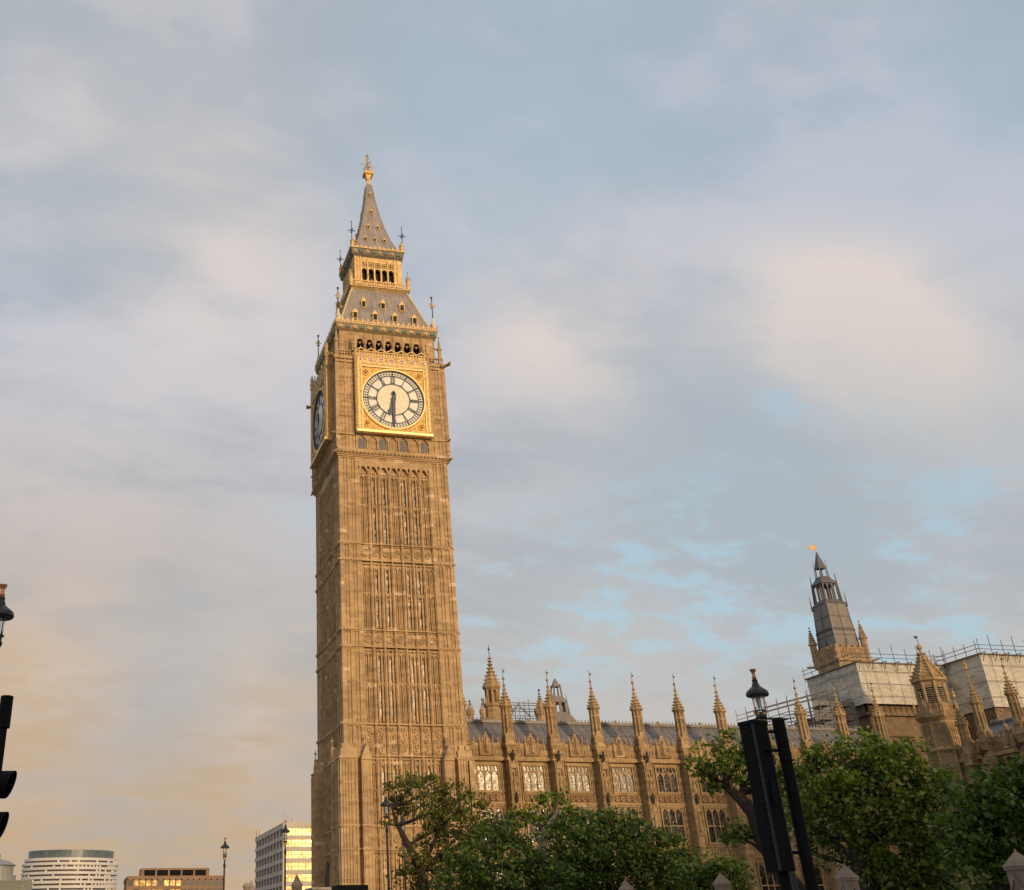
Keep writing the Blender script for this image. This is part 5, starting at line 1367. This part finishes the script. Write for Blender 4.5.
# ------------------------------------------------------------------ traffic light at left edge
tg = empty('traffic_light', 'black traffic light cut off by the left edge, hoods facing right', 'traffic light')
D = 8.0
p_ = at(7.3, 696, D); zc_ = lambda y: at(5, y, D).z
m = MB(); m.lathe([(.027, 1.0), (.027, zc_(728)), (.044, zc_(728)), (.044, p_.z-.004), (.038, p_.z)], p_.x, p_.y, 16)
m.lathe([(.05, 0), (.05, 1.3), (.03, 1.35)], p_.x, p_.y, 14)
m.build('post', BLACKP, tg)
rv = Vector((rt.x, rt.y, 0)).normalized(); fv = Vector((viewd.x, viewd.y, 0))
fv = Vector((-rv.y, rv.x, 0))
Mh = Matrix(((rv.x, fv.x, 0, p_.x), (rv.y, fv.y, 0, p_.y), (0, 0, 1, 0), (0, 0, 0, 1)))
m = MB(); m.M = Mh; m.box(-.22, -.05, -.12, .12, zc_(890)-.1, zc_(765)+.06); m.build('housing', BLACKP, tg)
for yt, yb, ext_ in ((771, 799, .125), (812, 841, .105), (853, 881, .08)):
    m = MB(); m.M = Mh; z1_, z0_ = zc_(yt), zc_(yb); rr_ = (z1_-z0_)/2*1.0; zc2 = (z0_+z1_)/2; n = 14
    for i in range(n):                                        # open hood: shell with sloping lower lip
        a0, a1 = -math.pi*.42+math.pi*1.84*i/n, -math.pi*.42+math.pi*1.84*(i+1)/n
        def q(a, r, x): return (x, r*math.cos(a), zc2+r*math.sin(a))
        xo = lambda a: ext_-.055*(1-math.sin(a))*.5
        b_ = m.pts([q(a0, rr_, -.06), q(a1, rr_, -.06), q(a1, rr_, xo(a1)), q(a0, rr_, xo(a0)), q(a0, rr_-.006, -.06), q(a1, rr_-.006, -.06), q(a1, rr_-.006, xo(a1)), q(a0, rr_-.006, xo(a0))])
        m.f += [[b_, b_+1, b_+2, b_+3], [b_+4, b_+7, b_+6, b_+5], [b_+3, b_+2, b_+6, b_+7]]
    m.build('hood', BLACKP, tg)

# ------------------------------------------------------------------ fence piers and railings
def make_pier():
    e = empty('gate_pier', '', 'gate pier', 'stone fence piers')
    m = MB(); h = .37
    m.ring(0, 0, .46, .46, 0, .6); m.ring(0, 0, .46, h, .6, .75); m.ring(0, 0, h, h, .75, 2.75)
    m.ring(0, 0, h, h, 2.75, 2.98); m.ring(0, 0, .42, .42, 2.98, 3.06)
    for k in range(4):
        m.M = Matrix.Rotation(math.pi/2*k, 4, 'Z')
        m.ext([(-.34, 2.5), (-.24, 2.5), (0, 2.78), (.24, 2.5), (.34, 2.5), (0, 2.92)], -h-.08, -h+.02); m.box(-.26, -.18, -h-.05, -h, .8, 2.05); m.box(.18, .26, -h-.05, -h, .8, 2.05)
    m.M = None
    m.build('shaft', PIER, e)
    m = MB(); m.ring(0, 0, .45, .03, 3.06, 3.42); m.sphere((0, 0, 3.43), .05, 6, 4); m.build('pyramid_cap', PIER, e)
    return e
pier0 = make_pier()
spots = [((625, 879), 49.5, 'second smallest pyramid capped pier, under the dark green trees'), ((720, 872), 45.0, 'pyramid capped pier left of the tall black signal'),
         ((844, 864), 38.3, 'pyramid capped pier right of the signal post'), ((1015, 850), 33.4, 'largest pyramid capped pier at the right edge'), ((297, 874), 55, 'grey capped pier at foot of the cream office block'),
         ((405, 884), 58, 'half hidden pier cap below the autumn tree')]
ppos = []
for i, (px_, D, lb) in enumerate(spots):
    if i == 5: continue
    q = at(px_[0], px_[1], D); o = pier0 if i == 0 else copy_tree(pier0)
    o.location = (q.x, q.y, 0); s_ = q.z/3.45; o.scale = (.56, .56, s_); o['label'] = lb; o.rotation_euler.z = R_(-4)
    if i == 3: o.scale = (.62, .62, s_)
    if i < 4: ppos.append((q.x, q.y))
e = empty('iron_railing', 'black iron railing between the pyramid capped piers', 'railing')
m = MB()
pp_ = sorted(ppos, key=lambda a: a[1])
for (xa, ya), (xb, yb) in zip(pp_, pp_[1:]):
    for z in (.5, 2.1): m.tube((xa, ya, z), (xb, yb, z), .03, .03, 4)
    n = 36
    for i in range(1, n): f = i/n; m.tube((xa+(xb-xa)*f, ya+(yb-ya)*f, .2), (xa+(xb-xa)*f, ya+(yb-ya)*f, 2.45), .014, .006, 4)
m.build('bars', IRON, e)
# kiosk roof at the foot of the tower
e = empty('kiosk', 'flat black roofed kiosk at the foot of the tower', 'kiosk')
q0, q1 = at(338, 885, 60), at(370, 885, 60)
m = MB(); m.box(q0.x, q1.x, q0.y, q0.y+1.6, q0.z-.32, q0.z); m.build('roof', BLACKP, e)
m = MB(); m.box(q0.x+.1, q1.x-.1, q0.y+.1, q0.y+1.5, 0, q0.z-.32); m.build('cabin', IRON, e)
e = empty('site_hut', 'pale hut roof beside the black kiosk under the tower north face', 'hut')
q0, q1 = at(313, 887.3, 70), at(338, 887.3, 70)
m = MB(); m.box(q0.x, q1.x, q0.y, q0.y+2, 0, q0.z-.1); m.build('cabin', simple('pale_panel', (.45, .40, .32), .6), e)
m = MB(); m.box(q0.x-.08, q1.x+.05, q0.y-.08, q0.y+2.05, q0.z-.1, q0.z); m.build('roof', simple('pale_roof', (.40, .36, .3), .6), e)

# ------------------------------------------------------------------ trees
def leafmat(name, cols):
    m = Mat(name); g = m.n('ShaderNodeNewGeometry')
    st = [(i/(len(cols)-1) if len(cols) > 1 else 0, c) for i, c in enumerate(cols)]
    c = m.ramp(g.outputs['Random Per Island'], *st)
    nz = m.noise(.5, 3, .5); c = m.mix(1.0, c, m.ramp(nz, (.3, .7), (.7, 1.3)), 'MULTIPLY')
    m.l(c, m.p.inputs['Base Color']); m.p.inputs['Roughness'].default_value = .5; m.p.inputs['Specular IOR Level'].default_value = .35
    tr = m.n('ShaderNodeBsdfTranslucent'); m.l(m.mix(1.0, c, (1.3, 1.5, .6), 'MULTIPLY'), tr.inputs[0])
    mx = m.n('ShaderNodeMixShader'); mx.inputs[0].default_value = .25; m.l(m.p.outputs[0], mx.inputs[1]); m.l(tr.outputs[0], mx.inputs[2])
    m.l(mx.outputs[0], m.t.nodes['Material Output'].inputs[0]); return m.m
LF_GREEN = leafmat('leaf_green', [(.03, .052, .008), (.07, .115, .014), (.12, .18, .02), (.17, .23, .03), (.24, .22, .04)])
LF_DARK = leafmat('leaf_dark', [(.022, .042, .008), (.05, .088, .013), (.085, .14, .02), (.13, .19, .028)])
LF_AUT = leafmat('leaf_autumn', [(.05, .075, .012), (.09, .13, .018), (.15, .15, .022), (.19, .10, .03), (.10, .15, .02), (.08, .12, .016)])
BARK = simple('dark_bark', (.035, .026, .020), .9, 0, .4, 6, bump=.05)
BARKP = simple('pale_bark', (.20, .17, .14), .9, 0, .4, 6, bump=.05)
def tree(name, label, base, trunk, lobes, lmat, leaf=.26, dens=1.0, bark=BARK, seed=1, extra=(), cat='tree'):
    """trunk: list of (point, radius); lobes: (centre, radius) of leaf masses"""
    rs = np.random.RandomState(seed)
    e = empty(name, label, cat, 'trees in the yard')
    m = MB(); m.path([p for p, r in trunk], [r for p, r in trunk], 9)
    anchors = [Vector(p) for p, r in trunk[1:]]
    cents = []; 
    for c, r in lobes:
        c = Vector(c); a = min(anchors, key=lambda q: (q-c).length+max(0, q.z-c.z)*2)
        mid_ = (a+c)/2+Vector(rs.uniform(-.3, .3, 3))*r*.4-Vector((0, 0, .1*r))
        m.path([a, mid_, c], [.05+.045*r, .045+.03*r, .03], 6)
        n = int(max(5, 13*r*r*dens))
        for _ in range(n):
            d = rs.normal(size=3); d /= np.linalg.norm(d); d[2] = d[2]*.85+.08
            q = np.array(c)+d*r*rs.uniform(.45, 1.0)**.6*np.array((1, 1, .8))
            if rs.rand() < .45: m.tube(c if rs.rand() < .5 else mid_, q, .028, .01, 4)
            cents.append((q, r))
    for pth, rad in extra: m.path(pth, rad, 7)
    m.build('trunk', bark, e)
    V = []
    for q, r in cents:
        k = int(rs.uniform(14, 40)); sr = rs.uniform(.22, .60)
        pos = q+rs.normal(size=(k, 3))*sr*np.array((.6, .6, .38))
        out = rs.normal(size=(k, 3))*.8+np.array((0, 0, .75)); out /= np.linalg.norm(out, axis=1)[:, None]
        t1 = np.cross(out, rs.normal(size=(k, 3))); t1 /= np.linalg.norm(t1, axis=1)[:, None]+1e-9
        t2 = np.cross(out, t1); s_ = leaf*rs.uniform(.45, 1.45, size=(k, 1))
        A = pos-t1*s_*.5; B_ = pos+t2*s_*.36-out*s_*.06; C_ = pos+t1*s_*.55-out*s_*.12; D_ = pos-t2*s_*.36-out*s_*.06
        V.append(np.stack([A, B_, C_, D_], 1).reshape(-1, 3))
    V = np.concatenate(V); nf = len(V)//4
    me = bpy.data.meshes.new('crown'); me.vertices.add(len(V)); me.vertices.foreach_set('co', V.ravel())
    me.loops.add(nf*4); me.loops.foreach_set('vertex_index', np.arange(nf*4)); me.polygons.add(nf); me.polygons.foreach_set('loop_start', np.arange(nf)*4); me.polygons.foreach_set('loop_total', np.full(nf, 4))
    me.update(); me.validate(); me.materials.append(lmat)
    o = bpy.data.objects.new('crown', me); C.collection.objects.link(o); o.parent = e
    return e
def lob(lst, D):  # (px, py, radius m, depth offset)
    return [(at(a, b_, D+d_), r) for a, b_, r, d_ in lst]
def ground(px, D): q = at(px, 900, D); return Vector((q.x, q.y, 0))
# autumn tinted tree left
D = 74
tree('autumn_tree', 'reddish green tree with thinning crown in front of the tower foot', None,
     [(ground(424, D), .42), (at(424, 892, D), .36), (at(420, 868, D), .30), (at(408, 845, D), .22), (at(398, 826, D), .14), (at(392, 808, D), .07)],
     lob([(395, 792, 1.0, 0), (412, 786, 1.1, 1), (432, 789, 1.1, -1), (452, 797, 1.2, 0), (470, 806, 1.2, 1), (404, 808, .9, 1), (425, 812, 1.2, -1), (446, 818, 1.3, 1), (468, 828, 1.3, -1), (484, 838, 1.2, 1),
          (432, 838, 1.1, 1), (415, 858, 1.0, -1), (455, 846, 1.3, 0), (480, 862, 1.4, 1), (440, 866, 1.2, 1), (410, 882, 1.2, 0), (440, 890, 1.5, 1), (470, 885, 1.4, 0), (386, 822, .4, 0), (497, 822, 1.0, 1), (512, 818, .9, 1)], D), LF_AUT, .20, 1.15, seed=3,
     extra=[([at(422, 872, D), at(430, 850, D), at(440, 830, D), at(455, 812, D)], [.2, .15, .09, .04])])
D = 62
tree('leafy_tree', 'dense dark green tree overlapping right side of the autumn tree', None,
     [(ground(490, D), .35), (at(490, 893, D), .3), (at(488, 870, D), .22), (at(492, 850, D), .12)],
     lob([(470, 860, 1.3, 0), (490, 842, 1.2, 0), (510, 836, 1.2, 1), (462, 880, 1.5, 0), (490, 868, 1.6, -1), (515, 858, 1.5, 0), (540, 868, 1.5, 1), (500, 888, 1.6, 0), (530, 890, 1.7, 0), (555, 884, 1.5, 0)], D), LF_DARK, .20, 1.05, seed=8)
D = 66
tree('leafy_tree', 'broad rounded dark green tree filling the yard below the palace windows', None,
     [(ground(610, D), .4), (at(610, 895, D), .35), (at(606, 870, D), .25), (at(604, 845, D), .12)],
     lob([(560, 838, 1.3, 1), (580, 828, 1.3, 0), (600, 824, 1.3, 1), (620, 828, 1.3, 0), (640, 835, 1.3, 0), (660, 846, 1.4, 1), (575, 850, 1.7, 0), (605, 848, 1.8, -1), (635, 856, 1.8, 0), (665, 866, 1.6, 0), (682, 868, 1.3, 0), (550, 862, 1.5, 0), (580, 872, 1.9, -1), (612, 876, 2.0, -1), (645, 880, 1.9, 0), (675, 886, 1.7, 0), (700, 882, 1.2, 0), (560, 890, 1.8, 0), (600, 895, 1.9, 0)], D), LF_DARK, .20, 1.05, seed=12)
tree('leafy_tree', 'low green tree between the broad tree and the tall black signal', None,
     [(ground(722, 60), .2), (at(722, 893, 60), .16), (at(722, 878, 60), .1)],
     lob([(700, 872, .9, 0), (718, 868, .9, 0), (735, 872, .9, 0), (712, 884, 1.2, 0), (735, 888, 1.2, 0), (690, 880, 1.0, 0)], 60), LF_GREEN, .20, 1.05, seed=22)
# pale pollarded tree
D = 72
tree('pollarded_tree', 'pale barked forked tree with few leaves behind the dark trees', None,
     [(ground(541, D), .42), (at(541, 880, D), .36), (at(542, 850, D), .30), (at(545, 828, D), .22), (at(556, 815, D), .12)],
     lob([(548, 803, .75, 0), (560, 800, .6, 1), (530, 812, .7, 0), (545, 817, .8, 1), (572, 812, .8, 0), (515, 815, .7, 0), (556, 826, .8, 0)], D), LF_GREEN, .26, .8, BARKP, 31,
     extra=[([at(542, 845, D), at(534, 832, D), at(530, 820, D)], [.18, .12, .06]), ([at(510, 845, D), at(508, 830, D), at(502, 815, D)], [.14, .10, .06]), ([at(520, 858, D), at(510, 842, D), at(504, 828, D)], [.08, .06, .04])])
# leaning catalpa by the signal
D = 52
tree('leaning_tree', 'sparse tree with thick leaning trunk bending left behind the black signal', None,
     [(ground(812, D), .42), (at(800, 893, D), .38), (at(778, 868, D), .36), (at(762, 838, D), .33), (at(752, 812, D), .29), (at(738, 796, D), .24), (at(724, 785, D), .15), (at(712, 778, D), .08)],
     lob([(722, 746, .75, 0), (740, 752, .75, 1), (708, 762, .6, 0), (700, 770, .55, 0), (728, 764, .7, -1), (752, 765, .8, 0), (765, 752, .7, 0), (742, 778, .6, 0), (712, 786, .4, 0), (762, 786, .7, 1), (775, 775, .7, 1), (738, 832, .35, 0), (731, 838, .3, 0), (750, 740, .5, 0), (790, 800, .8, 1), (800, 780, .9, 1)], D), LF_GREEN, .20, 1.3, seed=41,
     extra=[([at(770, 860, D), at(755, 845, D), at(742, 838, D)], [.10, .07, .04]), ([at(740, 798, D), at(750, 780, D), at(752, 765, D)], [.12, .08, .04]), ([at(730, 790, D), at(722, 768, D), at(722, 752, D)], [.10, .07, .03])])
D = 50
tree('leafy_tree', 'large spreading green tree in front of the capped turret', None,
     [(ground(872, D), .48), (at(868, 893, D), .42), (at(862, 862, D), .34), (at(850, 835, D), .24), (at(842, 800, D), .14), (at(850, 770, D), .08)],
     lob([(855, 748, 1.0, 0), (880, 750, .9, 1), (905, 748, .8, 0), (838, 762, 1.0, 0), (818, 776, 1.0, 0), (868, 770, 1.3, -1), (895, 772, 1.3, 0), (920, 776, 1.0, 0), (930, 790, 1.0, 0), (812, 800, 1.2, 0), (840, 795, 1.4, -1), (872, 798, 1.5, -1), (905, 800, 1.4, 0), (935, 812, 1.2, 0),
          (815, 828, 1.2, 1), (845, 825, 1.3, 0), (880, 828, 1.5, -1), (912, 832, 1.4, 0), (940, 840, 1.2, 0), (825, 856, 1.0, 1), (895, 860, 1.4, 0), (925, 866, 1.4, 0), (945, 880, 1.3, 0), (880, 888, 1.2, 0), (910, 892, 1.3, 0), (812, 752, .4, 0)], D), LF_GREEN, .20, 1.05, seed=52,
     extra=[([at(860, 865, D), at(835, 842, D), at(818, 828, D)], [.16, .11, .06]), ([at(860, 862, D), at(878, 835, D), at(892, 805, D)], [.2, .13, .06])])
D = 44
tree('leafy_tree', 'dark green tree cut by the right edge of the picture', None,
     [(ground(1010, D), .4), (at(1006, 893, D), .34), (at(1003, 860, D), .26), (at(1000, 830, D), .15)],
     lob([(985, 790, .9, 0), (1005, 782, 1.0, 0), (1028, 780, 1.1, 0), (972, 806, 1.0, 0), (998, 806, 1.3, -1), (1025, 806, 1.3, 0), (965, 826, 1.0, 0), (990, 832, 1.3, -1), (1020, 835, 1.4, 0), (970, 852, 1.0, 0), (1000, 860, 1.3, 0), (1030, 865, 1.3, 0), (985, 882, 1.1, 0), (1050, 800, 1.5, 0), (1055, 845, 1.5, 0)], D), LF_DARK, .20, 1.05, seed=61)
